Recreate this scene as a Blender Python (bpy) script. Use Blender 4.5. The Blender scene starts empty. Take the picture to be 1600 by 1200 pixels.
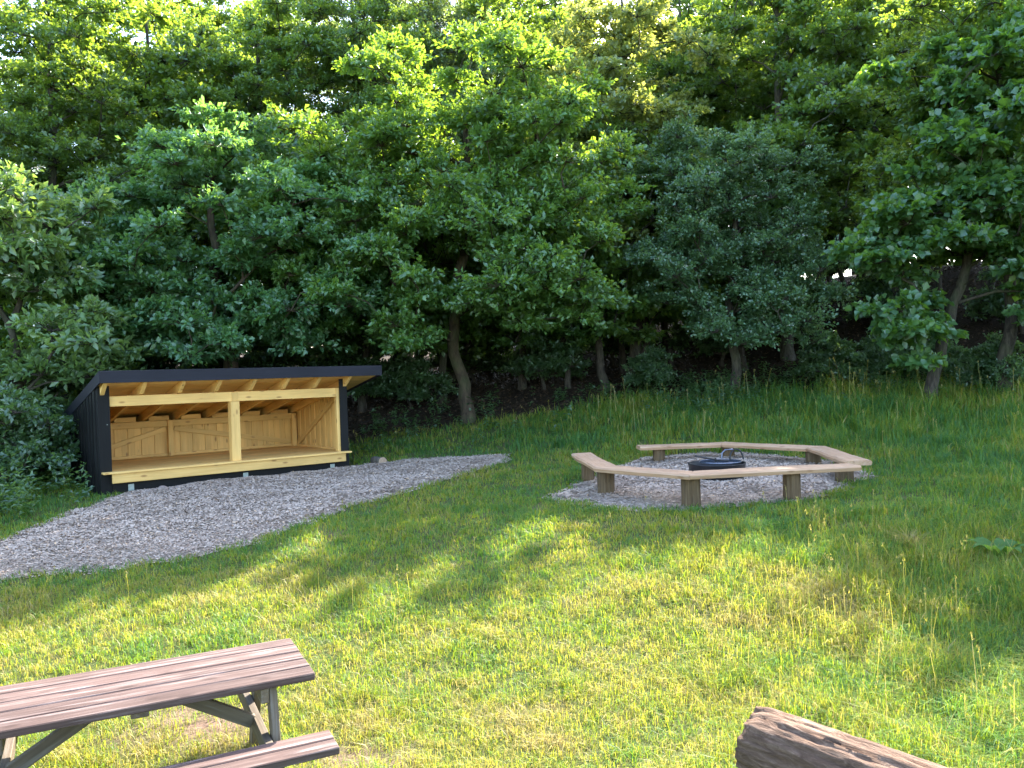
import bpy, bmesh, math, random
import numpy as np
from mathutils import Vector, Matrix, Euler

# ------------------------------------------------------------------ camera, sky, sun, exposure
SC = bpy.context.scene
COL = SC.collection
CAM_H = 1.67
F_PX, PITCH, ROLL = 1280.0, 0.009, 0.033
cam_data = bpy.data.cameras.new('camera')
cam_data.sensor_width = 36.0
cam_data.lens = 36.0 * F_PX / 1600.0
cam_data.clip_start = 0.05
cam_data.clip_end = 2000.0
cam = bpy.data.objects.new('camera', cam_data)
COL.objects.link(cam)
cam.matrix_world = (Matrix.Translation((0, 0, CAM_H)) @ Matrix.Rotation(math.pi / 2 - PITCH, 4, 'X')
                    @ Matrix.Rotation(-ROLL, 4, 'Z'))
SC.camera = cam

SUN_EL, SUN_AZ = math.radians(38.5), math.radians(30)      # azimuth clockwise from +Y
world = bpy.data.worlds.new('World')
SC.world = world
world.use_nodes = True
wn = world.node_tree
sky = wn.nodes.new('ShaderNodeTexSky')
sky.sky_type = 'NISHITA'
sky.sun_disc = False
sky.sun_elevation = SUN_EL
sky.sun_rotation = SUN_AZ
sky.air_density = 1.0
sky.dust_density = 1.5
sky.ozone_density = 1.0
wn.links.new(sky.outputs[0], wn.nodes['Background'].inputs[0])
wn.nodes['Background'].inputs[1].default_value = 0.15

sun_data = bpy.data.lights.new('sun', 'SUN')
sun_data.energy = 4.3
sun_data.angle = math.radians(0.53)
sun_data.color = (1.0, 0.94, 0.84)
sun = bpy.data.objects.new('sun', sun_data)
COL.objects.link(sun)
sdir = Vector((math.sin(SUN_AZ) * math.cos(SUN_EL), math.cos(SUN_AZ) * math.cos(SUN_EL), math.sin(SUN_EL)))
sun.rotation_euler = sdir.to_track_quat('Z', 'Y').to_euler()
sun.location = sdir * 60

SC.view_settings.view_transform = 'Standard'
SC.view_settings.look = 'None'
SC.view_settings.exposure = 2.9
SC.view_settings.gamma = 1.0
SC.view_settings.use_curve_mapping = False
SC.render.engine = 'CYCLES'
cy = SC.cycles
cy.max_bounces = 10
cy.diffuse_bounces = 7
cy.glossy_bounces = 3
cy.transmission_bounces = 6
cy.transparent_max_bounces = 8
cy.sample_clamp_indirect = 6.0
cy.caustics_reflective = False
cy.caustics_refractive = False
cy.use_denoising = True
try:
    cy.denoiser = 'OPENIMAGEDENOISE'
    cy.denoising_input_passes = 'RGB_ALBEDO_NORMAL'
    cy.denoising_prefilter = 'ACCURATE'
except Exception:
    pass

RNG = np.random.default_rng(7)
random.seed(7)


# ------------------------------------------------------------------ noise, terrain, pixel rays
def _hash(ix, iy, iz, seed):
    n = (ix * 374761393 + iy * 668265263 + iz * 2147483647 + seed * 1274126177) & 0xFFFFFFFF
    n = ((n ^ (n >> 13)) * 1274126177) & 0xFFFFFFFF
    n = n ^ (n >> 16)
    return (n & 0xFFFF) / 65535.0


def vnoise(x, y, z=0.0, seed=0):
    x, y, z = np.broadcast_arrays(np.asarray(x, float), np.asarray(y, float), np.asarray(z, float))
    fx, fy, fz = np.floor(x), np.floor(y), np.floor(z)
    ix, iy, iz = fx.astype(np.int64), fy.astype(np.int64), fz.astype(np.int64)
    u, v, w = x - fx, y - fy, z - fz
    u, v, w = u * u * (3 - 2 * u), v * v * (3 - 2 * v), w * w * (3 - 2 * w)
    r = 0
    for dx in (0, 1):
        for dy in (0, 1):
            for dz in (0, 1):
                wt = (u if dx else 1 - u) * (v if dy else 1 - v) * (w if dz else 1 - w)
                r = r + wt * _hash(ix + dx, iy + dy, iz + dz, seed)
    return r


def fbm(x, y, z=0.0, seed=0, o=3):
    s, a, t = 0, 1.0, 0
    for k in range(o):
        s = s + a * vnoise(np.asarray(x) * 2 ** k, np.asarray(y) * 2 ** k, np.asarray(z) * 2 ** k, seed + k)
        t += a
        a *= 0.5
    return s / t


CP = np.array([
    (-6.4, 12.4, 0.0), (-3.0, 15.2, 0.03), (-8.5, 14.6, 0.05), (-5.5, 9.6, -0.27), (-5.8, 8.6, -0.40),
    (-1.4, 5.0, -0.70), (1.5, 4.5, -0.63), (3.6, 5.6, -0.5), (-5.0, 5.5, -0.66), (0, 2.8, -0.5), (0, 0, 0.1),
    (-4, 1, -0.1), (4, 1, 0.1), (2.1, 9.7, 0.0), (0, 9.4, -0.15), (-2.5, 10.4, -0.16), (5, 9, 0.0), (7.5, 9, 0.16),
    (0, 13.4, 0.07), (2.8, 12, 0.08), (3.0, 14.2, 0.14), (5.4, 12.2, 0.14), (-1.0, 19.8, 0.75), (8, 14, 0.45),
    (6.5, 19, 0.85), (10.8, 21, 1.25), (16, 20, 2.2), (-10, 22, 0.6), (0, 28, 2.1), (10, 28, 3.4), (18, 27, 4.6),
    (-12, 30, 1.8), (-20, 20, 0.6), (-20, 8, -0.2), (20, 8, 1.2), (20, -10, 0.6), (-20, -10, 0.3), (0, -10, 0.6),
    (0, 45, 4.4), (30, 45, 7), (-30, 45, 3.0), (28, 20, 3.4), (-3, 7.4, -0.42), (2.5, 7.2, -0.3), (-28, 30, 1.6)])


def _U(r2):
    return np.where(r2 > 1e-12, 0.5 * r2 * np.log(np.maximum(r2, 1e-12)), 0.0)


_n = len(CP)
_K = _U(((CP[:, None, :2] - CP[None, :, :2]) ** 2).sum(-1)) + np.eye(_n) * 0.15
_P = np.c_[np.ones(_n), CP[:, :2]]
_A = np.zeros((_n + 3, _n + 3))
_A[:_n, :_n] = _K
_A[:_n, _n:] = _P
_A[_n:, :_n] = _P.T
_W = np.linalg.solve(_A, np.r_[CP[:, 2], 0, 0, 0])


def terrain(x, y):
    x = np.clip(np.asarray(x, float), -30, 30)
    y = np.clip(np.asarray(y, float), -12, 46)
    sh = x.shape
    xf, yf = x.ravel(), y.ravel()
    out = np.empty(xf.size)
    for i in range(0, xf.size, 20000):
        a, b = xf[i:i + 20000], yf[i:i + 20000]
        r2 = (a[:, None] - CP[None, :, 0]) ** 2 + (b[:, None] - CP[None, :, 1]) ** 2
        out[i:i + 20000] = _U(r2) @ _W[:_n] + _W[_n] + _W[_n + 1] * a + _W[_n + 2] * b
    out += (fbm(xf * 0.9, yf * 0.9, 0, 3) - 0.5) * 0.07 + (vnoise(xf * 3.1, yf * 3.1, 0, 9) - 0.5) * 0.025
    return out.reshape(sh)


def tz(x, y):
    return float(terrain(np.array([x]), np.array([y]))[0])


def ray(px, py):
    X, Y = px - 800.0, 600.0 - py
    cr, sr = math.cos(-ROLL), math.sin(-ROLL)
    a, b = (X * cr - Y * sr) / F_PX, (X * sr + Y * cr) / F_PX
    c, s = math.cos(PITCH), math.sin(PITCH)
    return np.array([a, c + b * s, -s + b * c])


def on_ground(px, py):
    d = ray(px, py)
    t = np.arange(2.0, 60.0, 0.02)
    h = CAM_H + d[2] * t - terrain(d[0] * t, d[1] * t)
    k = np.argmax(h < 0)
    if h[k] >= 0:
        k = len(t) - 1
    return (d[0] * t[k], d[1] * t[k])


def at_depth(px, Y):
    """x coordinate of the ray through column px at depth Y near eye level"""
    d = ray(px, 600)
    return d[0] / d[1] * Y


def in_poly(x, y, poly):
    x, y = np.asarray(x), np.asarray(y)
    c = np.zeros(x.shape, bool)
    n = len(poly)
    for i in range(n):
        x1, y1 = poly[i]
        x2, y2 = poly[(i + 1) % n]
        if y1 == y2:
            continue
        c ^= ((y1 > y) != (y2 > y)) & (x < (x2 - x1) * (y - y1) / (y2 - y1) + x1)
    return c


def poly_dist(x, y, poly):
    x, y = np.asarray(x, float), np.asarray(y, float)
    d = np.full(x.shape, 1e9)
    n = len(poly)
    for i in range(n):
        ax, ay = poly[i]
        bx, by = poly[(i + 1) % n]
        ex, ey = bx - ax, by - ay
        t = np.clip(((x - ax) * ex + (y - ay) * ey) / (ex * ex + ey * ey + 1e-12), 0, 1)
        d = np.minimum(d, np.hypot(x - ax - t * ex, y - ay - t * ey))
    return np.where(in_poly(x, y, poly), d, -d)


# ------------------------------------------------------------------ materials
def new_mat(name):
    m = bpy.data.materials.new(name)
    m.use_nodes = True
    nt = m.node_tree
    for n in list(nt.nodes):
        nt.nodes.remove(n)
    out = nt.nodes.new('ShaderNodeOutputMaterial')
    return m, nt, out


def N(nt, kind, **kw):
    n = nt.nodes.new('ShaderNode' + kind)
    for k, v in kw.items():
        setattr(n, k, v)
    return n


def ramp(nt, fac, stops):
    r = N(nt, 'ValToRGB')
    el = r.color_ramp.elements
    while len(el) > 1:
        el.remove(el[0])
    el[0].position = stops[0][0]
    el[0].color = (*stops[0][1], 1)
    for p, c in stops[1:]:
        e = el.new(p)
        e.color = (*c, 1)
    nt.links.new(fac, r.inputs[0])
    return r.outputs[0]


def noise(nt, vec, scale, detail=4, rough=0.55, dist=0.0):
    n = N(nt, 'TexNoise')
    n.inputs['Scale'].default_value = scale
    n.inputs['Detail'].default_value = detail
    n.inputs['Roughness'].default_value = rough
    n.inputs['Distortion'].default_value = dist
    if vec is not None:
        nt.links.new(vec, n.inputs['Vector'])
    return n.outputs['Fac']


def mapped(nt, src, scale):
    mp = N(nt, 'Mapping')
    mp.inputs['Scale'].default_value = scale
    nt.links.new(src, mp.inputs['Vector'])
    return mp.outputs[0]


def mixc(nt, fac, a, b, mode='MIX'):
    m = N(nt, 'MixRGB', blend_type=mode)
    for i, v in ((0, fac), (1, a), (2, b)):
        if isinstance(v, (int, float)):
            m.inputs[i].default_value = v
        elif isinstance(v, tuple):
            m.inputs[i].default_value = (*v, 1)
        else:
            nt.links.new(v, m.inputs[i])
    return m.outputs[0]


def bump(nt, h, strength, dist=0.01):
    b = N(nt, 'Bump')
    b.inputs['Strength'].default_value = strength
    b.inputs['Distance'].default_value = dist
    nt.links.new(h, b.inputs['Height'])
    return b.outputs[0]


def principled(nt, out, col, rough=0.6, normal=None, spec=0.4, metal=0.0):
    p = N(nt, 'BsdfPrincipled')
    if isinstance(col, tuple):
        p.inputs['Base Color'].default_value = (*col, 1)
    else:
        nt.links.new(col, p.inputs['Base Color'])
    if isinstance(rough, (int, float)):
        p.inputs['Roughness'].default_value = rough
    else:
        nt.links.new(rough, p.inputs['Roughness'])
    p.inputs['Specular IOR Level'].default_value = spec
    p.inputs['Metallic'].default_value = metal
    if normal is not None:
        nt.links.new(normal, p.inputs['Normal'])
    nt.links.new(p.outputs[0], out.inputs[0])
    return p


def wood_mat(name, dark, mid, light, rough=0.6, knots=0.0, knot_col=(0.12, 0.05, 0.02), streak=0.0,
             streak_col=(0.3, 0.28, 0.26), bmp=0.25, vary=0.35, spec=0.3):
    m, nt, out = new_mat(name)
    tc = N(nt, 'TexCoord')
    oi = N(nt, 'ObjectInfo')
    add = N(nt, 'VectorMath', operation='ADD')
    sc = N(nt, 'VectorMath', operation='SCALE')
    comb = N(nt, 'CombineXYZ')
    for i in range(3):
        nt.links.new(oi.outputs['Random'], comb.inputs[i])
    nt.links.new(comb.outputs[0], sc.inputs[0])
    sc.inputs['Scale'].default_value = 37.0
    nt.links.new(tc.outputs['Object'], add.inputs[0])
    nt.links.new(sc.outputs[0], add.inputs[1])
    v = add.outputs[0]
    g = noise(nt, mapped(nt, v, (1.1, 26, 26)), 1.6, 6, 0.6, 0.35)
    col = ramp(nt, g, [(0.30, dark), (0.5, mid), (0.72, light)])
    big = noise(nt, mapped(nt, v, (1.0, 3.0, 3.0)), 1.3, 3, 0.5)
    col = mixc(nt, 0.55, col, ramp(nt, big, [(0.3, tuple(c * 0.72 for c in mid)), (0.7, tuple(min(1, c * 1.2) for c in mid))]))
    if streak:
        s = noise(nt, mapped(nt, v, (0.8, 14, 14)), 2.3, 4, 0.65, 0.2)
        f = ramp(nt, s, [(0.52, (0, 0, 0)), (0.72, (streak,) * 3)])
        col = mixc(nt, f, col, streak_col)
    if knots:
        vo = N(nt, 'TexVoronoi')
        vo.inputs['Scale'].default_value = 1.0
        nt.links.new(mapped(nt, v, (3.2, 8.5, 8.5)), vo.inputs['Vector'])
        f = ramp(nt, vo.outputs['Distance'], [(0.0, (1, 1, 1)), (0.10, (0.75, 0.75, 0.75)), (0.2, (0, 0, 0))])
        f2 = mixc(nt, 1.0, f, (knots, knots, knots), 'MULTIPLY')
        col = mixc(nt, f2, col, knot_col)
    hv = ramp(nt, oi.outputs['Random'], [(0, (1 - vary,) * 3), (1, (1 + vary * 0.35,) * 3)])
    col = mixc(nt, 1.0, col, hv, 'MULTIPLY')
    nrm = bump(nt, g, bmp, 0.004)
    principled(nt, out, col, rough, nrm, spec)
    return m


M = {}
M['pine'] = wood_mat('pine', (0.56, 0.315, 0.095), (0.73, 0.45, 0.145), (0.79, 0.54, 0.21), 0.55, 0.75, (0.20, 0.075, 0.02), vary=0.16)
M['black_wood'] = wood_mat('black_stained_wood', (0.006, 0.006, 0.006), (0.010, 0.010, 0.010), (0.017, 0.017, 0.017), 0.6, vary=0.3, spec=0.15)
M['black_fascia'] = wood_mat('black_fascia_wood', (0.009, 0.009, 0.014), (0.014, 0.014, 0.021), (0.022, 0.022, 0.030), 0.6, vary=0.1, spec=0.22)
M['table_wood'] = wood_mat('weathered_table_wood', (0.032, 0.020, 0.017), (0.098, 0.064, 0.055), (0.19, 0.135, 0.118), 0.8, 0.6, (0.025, 0.014, 0.011), 0.85, (0.26, 0.205, 0.19), 0.9, 0.3, 0.12)
M['leg_wood'] = wood_mat('weathered_leg_wood', (0.06, 0.045, 0.03), (0.12, 0.09, 0.06), (0.2, 0.16, 0.11), 0.7, 0.3, (0.04, 0.03, 0.02), 0.5, (0.24, 0.22, 0.19), 0.5, 0.25)
M['bench_wood'] = wood_mat('fresh_sawn_bench_wood', (0.29, 0.155, 0.085), (0.44, 0.265, 0.155), (0.55, 0.365, 0.235), 0.62, 0.6, (0.2, 0.09, 0.04), 0.4, (0.58, 0.46, 0.36), 0.4, 0.15)
M['stump_wood'] = wood_mat('stump_wood', (0.045, 0.028, 0.014), (0.11, 0.07, 0.036), (0.20, 0.135, 0.07), 0.85, 0.4, (0.03, 0.018, 0.01), 0.5, (0.24, 0.18, 0.11), 1.0, 0.25)
M['firewood'] = wood_mat('firewood', (0.2, 0.13, 0.08), (0.34, 0.24, 0.16), (0.45, 0.34, 0.25), 0.75)


def simple_mat(name, a, b, scale, rough=0.7, bmp=0.0, metal=0.0, spec=0.4, detail=5):
    m, nt, out = new_mat(name)
    tc = N(nt, 'TexCoord')
    n = noise(nt, tc.outputs['Object'], scale, detail, 0.6)
    col = ramp(nt, n, [(0.3, a), (0.7, b)])
    principled(nt, out, col, rough, bump(nt, n, bmp, 0.01) if bmp else None, spec, metal)
    return m


M['felt'] = simple_mat('roofing_felt', (0.02, 0.02, 0.022), (0.035, 0.035, 0.037), 60, 0.85, 0.3)
M['zinc'] = simple_mat('galvanised_steel', (0.26, 0.30, 0.27), (0.36, 0.40, 0.37), 25, 0.45, 0, 0.35)
M['black_steel'] = simple_mat('black_steel', (0.008, 0.008, 0.010), (0.022, 0.020, 0.022), 18, 0.42, 0.1, 0.2, 0.5)
M['blue_steel'] = simple_mat('blue_grey_steel', (0.10, 0.12, 0.17), (0.18, 0.2, 0.27), 22, 0.3, 0.1, 0.7, 0.5)
M['ash'] = simple_mat('fire_ash', (0.03, 0.028, 0.027), (0.16, 0.15, 0.15), 14, 0.95, 0.6)
M['stone'] = simple_mat('field_stone', (0.13, 0.10, 0.085), (0.27, 0.21, 0.175), 9, 0.85, 0.4)
M['petal'] = simple_mat('white_petals', (0.66, 0.64, 0.56), (0.8, 0.78, 0.7), 30, 0.7)


def bark_mat(name, a, b, scale=5.0, moss=0.0):
    m, nt, out = new_mat(name)
    tc = N(nt, 'TexCoord')
    v = mapped(nt, tc.outputs['Object'], (1, 1, 0.28))
    n = noise(nt, v, scale * 3, 6, 0.65, 0.4)
    col = ramp(nt, n, [(0.32, a), (0.66, b)])
    if moss:
        g = noise(nt, tc.outputs['Object'], 2.3, 3)
        col = mixc(nt, ramp(nt, g, [(0.45, (0, 0, 0)), (0.7, (moss,) * 3)]), col, (0.06, 0.085, 0.03))
    principled(nt, out, col, 0.9, bump(nt, n, 0.9, 0.03), 0.2)
    return m


M['bark_oak'] = bark_mat('oak_bark', (0.022, 0.017, 0.012), (0.085, 0.062, 0.04), 5, 0.5)
M['bark_dark'] = bark_mat('dark_bark', (0.02, 0.017, 0.014), (0.085, 0.07, 0.055), 6, 0.4)
M['bark_pale'] = bark_mat('pale_bark', (0.035, 0.031, 0.025), (0.13, 0.115, 0.095), 5, 0.5)


def log_mat():
    m, nt, out = new_mat('old_log_wood')
    tc = N(nt, 'TexCoord')
    v = mapped(nt, tc.outputs['Object'], (1.6, 7, 7))
    n = noise(nt, v, 5.5, 9, 0.72, 0.9)
    col = ramp(nt, n, [(0.28, (0.03, 0.016, 0.010)), (0.48, (0.15, 0.088, 0.058)), (0.68, (0.34, 0.23, 0.165))])
    b = noise(nt, tc.outputs['Object'], 3.0, 4)
    col = mixc(nt, ramp(nt, b, [(0.4, (0, 0, 0)), (0.62, (0.65,) * 3)]), col, (0.075, 0.045, 0.03))
    principled(nt, out, col, 0.9, bump(nt, n, 0.9, 0.02), 0.2)
    return m


M['log'] = log_mat()


def leaf_mat(name, dark, light, trans, trans_mix=0.5, gloss=0.07, rough=0.48):
    m, nt, out = new_mat(name)
    at = N(nt, 'Attribute', attribute_name='tone')
    fac = at.outputs['Fac']
    col = ramp(nt, fac, [(0.0, dark), (0.55, tuple((a + b) / 2 for a, b in zip(dark, light))), (1.0, light)])
    tcol = ramp(nt, fac, [(0.0, tuple(c * 0.6 for c in trans)), (1.0, trans)])
    d = N(nt, 'BsdfDiffuse')
    nt.links.new(col, d.inputs[0])
    t = N(nt, 'BsdfTranslucent')
    nt.links.new(tcol, t.inputs[0])
    mx = N(nt, 'MixShader')
    mx.inputs[0].default_value = trans_mix
    nt.links.new(d.outputs[0], mx.inputs[1])
    nt.links.new(t.outputs[0], mx.inputs[2])
    g = N(nt, 'BsdfGlossy')
    g.inputs['Roughness'].default_value = rough
    g.inputs[0].default_value = (0.9, 0.95, 1, 1)
    m2 = N(nt, 'MixShader')
    m2.inputs[0].default_value = gloss
    nt.links.new(mx.outputs[0], m2.inputs[1])
    nt.links.new(g.outputs[0], m2.inputs[2])
    nt.links.new(m2.outputs[0], out.inputs[0])
    return m


M['leaf_oak'] = leaf_mat('oak_leaves', (0.042, 0.122, 0.028), (0.12, 0.27, 0.055), (0.36, 0.54, 0.035))
M['leaf_blue'] = leaf_mat('bluish_oak_leaves', (0.042, 0.130, 0.052), (0.115, 0.27, 0.098), (0.26, 0.47, 0.06))
M['leaf_haw'] = leaf_mat('hawthorn_leaves', (0.044, 0.118, 0.050), (0.125, 0.25, 0.105), (0.25, 0.41, 0.07))
M['leaf_syc'] = leaf_mat('sycamore_leaves', (0.034, 0.110, 0.036), (0.095, 0.22, 0.066), (0.30, 0.52, 0.03))
M['leaf_back'] = leaf_mat('woodland_leaves', (0.040, 0.108, 0.022), (0.11, 0.225, 0.045), (0.40, 0.56, 0.04))
M['leaf_grey'] = leaf_mat('grey_green_leaves', (0.056, 0.108, 0.046), (0.135, 0.215, 0.09), (0.34, 0.43, 0.09))
M['leaf_gold'] = leaf_mat('golden_leaves', (0.08, 0.145, 0.03), (0.24, 0.30, 0.075), (0.56, 0.60, 0.09))  # yellower and lighter than the other woodland leaves
M['leaf_elder'] = leaf_mat('elder_leaves', (0.065, 0.145, 0.044), (0.17, 0.29, 0.095), (0.34, 0.50, 0.07))
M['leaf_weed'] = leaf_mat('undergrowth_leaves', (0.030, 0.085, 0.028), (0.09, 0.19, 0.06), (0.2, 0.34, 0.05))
M['leaf_dock'] = leaf_mat('dock_leaves', (0.04, 0.11, 0.03), (0.09, 0.2, 0.04), (0.2, 0.34, 0.04), gloss=0.015, rough=0.7)


def grass_mat():
    m, nt, out = new_mat('grass_blades')
    at = N(nt, 'Attribute', attribute_name='tone')
    fac = at.outputs['Fac']
    col = ramp(nt, fac, [(0.0, (0.052, 0.145, 0.044)), (0.35, (0.10, 0.225, 0.040)), (0.62, (0.21, 0.245, 0.030)),
                         (0.80, (0.27, 0.26, 0.045)), (1.0, (0.40, 0.32, 0.13))])
    tcol = ramp(nt, fac, [(0.0, (0.12, 0.26, 0.02)), (0.45, (0.31, 0.38, 0.012)), (0.8, (0.50, 0.43, 0.05)), (1.0, (0.34, 0.27, 0.08))])
    d = N(nt, 'BsdfDiffuse')
    nt.links.new(col, d.inputs[0])
    t = N(nt, 'BsdfTranslucent')
    nt.links.new(tcol, t.inputs[0])
    mx = N(nt, 'MixShader')
    mx.inputs[0].default_value = 0.45
    nt.links.new(d.outputs[0], mx.inputs[1])
    nt.links.new(t.outputs[0], mx.inputs[2])
    g = N(nt, 'BsdfGlossy')
    g.inputs['Roughness'].default_value = 0.45
    m2 = N(nt, 'MixShader')
    m2.inputs[0].default_value = 0.02
    nt.links.new(mx.outputs[0], m2.inputs[1])
    nt.links.new(g.outputs[0], m2.inputs[2])
    nt.links.new(m2.outputs[0], out.inputs[0])
    return m


M['grass'] = grass_mat()


def tone_mat(name, stops, rough=0.85):
    m, nt, out = new_mat(name)
    at = N(nt, 'Attribute', attribute_name='tone')
    principled(nt, out, ramp(nt, at.outputs['Fac'], stops), rough, None, 0.2)
    return m


CHIP_STOPS = [(0.0, (0.16, 0.118, 0.088)), (0.3, (0.32, 0.25, 0.20)), (0.6, (0.42, 0.335, 0.272)), (0.85, (0.49, 0.395, 0.32)), (1.0, (0.56, 0.37, 0.21))]
M['chips'] = tone_mat('wood_chips', CHIP_STOPS)
M['litter'] = tone_mat('dry_leaf_litter', [(0.0, (0.025, 0.016, 0.010)), (0.6, (0.07, 0.044, 0.026)), (1.0, (0.2, 0.135, 0.085))])  # brown leaves, darkened in colour to deepen the shade under the trees


def chip_ground():
    m, nt, out = new_mat('wood_chip_bed')
    tc = N(nt, 'TexCoord')
    vo = N(nt, 'TexVoronoi')
    vo.inputs['Scale'].default_value = 42
    nt.links.new(mapped(nt, tc.outputs['Object'], (1, 1.5, 1)), vo.inputs['Vector'])
    sep = N(nt, 'SeparateColor')
    nt.links.new(vo.outputs['Color'], sep.inputs[0])
    col = ramp(nt, sep.outputs[0], CHIP_STOPS)
    col = mixc(nt, 0.5, col, (0.37, 0.295, 0.24))
    principled(nt, out, col, 0.95, bump(nt, vo.outputs['Distance'], 0.6, 0.02), 0.1)
    return m


M['chip_bed'] = chip_ground()


def ground_mat():
    m, nt, out = new_mat('meadow_ground')
    tc = N(nt, 'TexCoord')
    at = N(nt, 'Attribute', attribute_name='wood')
    ab = N(nt, 'Attribute', attribute_name='bare')
    n1 = noise(nt, tc.outputs['Object'], 1.4, 6, 0.6)
    n2 = noise(nt, tc.outputs['Object'], 26, 5, 0.7)
    g = ramp(nt, n1, [(0.3, (0.038, 0.060, 0.016)), (0.55, (0.075, 0.088, 0.026)), (0.75, (0.12, 0.105, 0.05))])
    g = mixc(nt, 0.5, g, ramp(nt, n2, [(0.3, (0.035, 0.045, 0.014)), (0.7, (0.12, 0.12, 0.045))]))
    soil = ramp(nt, n2, [(0.3, (0.09, 0.055, 0.038)), (0.7, (0.20, 0.135, 0.098))])
    lit = ramp(nt, n2, [(0.3, (0.016, 0.012, 0.008)), (0.55, (0.038, 0.027, 0.017)), (0.75, (0.075, 0.052, 0.034))])  # dark humus, lowered further so the colour carries the deep shade
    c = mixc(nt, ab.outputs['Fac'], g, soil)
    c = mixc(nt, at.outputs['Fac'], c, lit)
    principled(nt, out, c, 0.95, bump(nt, n2, 0.7, 0.03), 0.1)
    return m


M['ground'] = ground_mat()


# ------------------------------------------------------------------ object helpers
def tag(o, label=None, cat=None, group=None, kind=None):
    if label:
        o['label'] = label
    if cat:
        o['category'] = cat
    if group:
        o['group'] = group
    if kind:
        o['kind'] = kind
    return o


def empty(name, loc=(0, 0, 0), rot=(0, 0, 0), parent=None):
    o = bpy.data.objects.new(name, None)
    COL.objects.link(o)
    o.location = loc
    o.rotation_euler = rot
    o.empty_display_size = 0.2
    if parent:
        o.parent = parent
    return o


def link(name, me, mat=None, parent=None, loc=(0, 0, 0), rot=(0, 0, 0)):
    o = bpy.data.objects.new(name, me)
    COL.objects.link(o)
    if mat is not None and len(me.materials) == 0:
        me.materials.append(mat)
    o.location = loc
    o.rotation_euler = rot
    if parent:
        o.parent = parent
    return o


def np_mesh(name, verts, faces, tone=None, smooth=False):
    """verts (n,3); faces (m,k) all the same k"""
    verts = np.ascontiguousarray(verts, np.float32)
    faces = np.ascontiguousarray(faces, np.int32)
    me = bpy.data.meshes.new(name)
    m, k = faces.shape
    me.vertices.add(len(verts))
    me.vertices.foreach_set('co', verts.ravel())
    me.loops.add(m * k)
    me.loops.foreach_set('vertex_index', faces.ravel())
    me.polygons.add(m)
    me.polygons.foreach_set('loop_start', np.arange(0, m * k, k, dtype=np.int32))
    if smooth:
        me.polygons.foreach_set('use_smooth', np.ones(m, bool))
    me.update(calc_edges=True)
    if tone is not None:
        a = me.attributes.new('tone', 'FLOAT', 'POINT')
        a.data.foreach_set('value', np.ascontiguousarray(tone, np.float32))
    return me


_box = {}


def box_mesh(lx, ly, lz, b=0.004):
    key = (round(lx, 4), round(ly, 4), round(lz, 4), b)
    if key in _box:
        return _box[key]
    bm = bmesh.new()
    hx, hy, hz = lx / 2, ly / 2, lz / 2
    b = min(b, hx * 0.6, hy * 0.6, hz * 0.6)
    for sx in (-1, 1):
        for sy in (-1, 1):
            for sz in (-1, 1):
                bm.verts.new((sx * hx, sy * (hy - b), sz * (hz - b)))
                bm.verts.new((sx * (hx - b), sy * hy, sz * (hz - b)))
                bm.verts.new((sx * (hx - b), sy * (hy - b), sz * hz))
    bmesh.ops.convex_hull(bm, input=bm.verts)
    me = bpy.data.meshes.new('board')
    bm.to_mesh(me)
    bm.free()
    _box[key] = me
    return me


def board(name, p0, p1, w, t, mat, parent, up=(0, 0, 1), b=0.004):
    """a straight board from p0 to p1 (its centre line); w = size across, t = size along `up`; length runs along local X"""
    p0, p1 = Vector(p0), Vector(p1)
    X = (p1 - p0)
    L = X.length
    X.normalize()
    Z = Vector(up)
    Y = Z.cross(X).normalized()
    Z = X.cross(Y).normalized()
    key = (round(L, 4), round(w, 4), round(t, 4), b, mat.name)
    if key in _box:
        me = _box[key]
    else:
        me = box_mesh(L, w, t, b).copy()
        me.materials.append(mat)
        _box[key] = me
    o = bpy.data.objects.new(name, me)
    COL.objects.link(o)
    R = Matrix((X, Y, Z)).transposed().to_4x4()
    o.parent = parent
    o.matrix_local = Matrix.Translation((p0 + p1) / 2) @ R
    return o


def adopt(part, kids):
    """make kids sub-parts of part (all share one thing as parent) without moving them"""
    for k in kids:
        k.parent = part
        k.matrix_parent_inverse = part.matrix_basis.inverted()


def hexa(name, bottom, top, mats, parent, face_mats=None):
    """eight corner solid: four bottom and four matching top points"""
    me = bpy.data.meshes.new(name)
    v = list(bottom) + list(top)
    f = [(3, 2, 1, 0), (4, 5, 6, 7), (0, 1, 5, 4), (1, 2, 6, 5), (2, 3, 7, 6), (3, 0, 4, 7)]
    me.from_pydata(v, [], f)
    for m in mats:
        me.materials.append(m)
    if face_mats:
        for p, k in zip(me.polygons, face_mats):
            p.material_index = k
    me.update()
    o = bpy.data.objects.new(name, me)
    COL.objects.link(o)
    o.parent = parent
    return o


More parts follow.
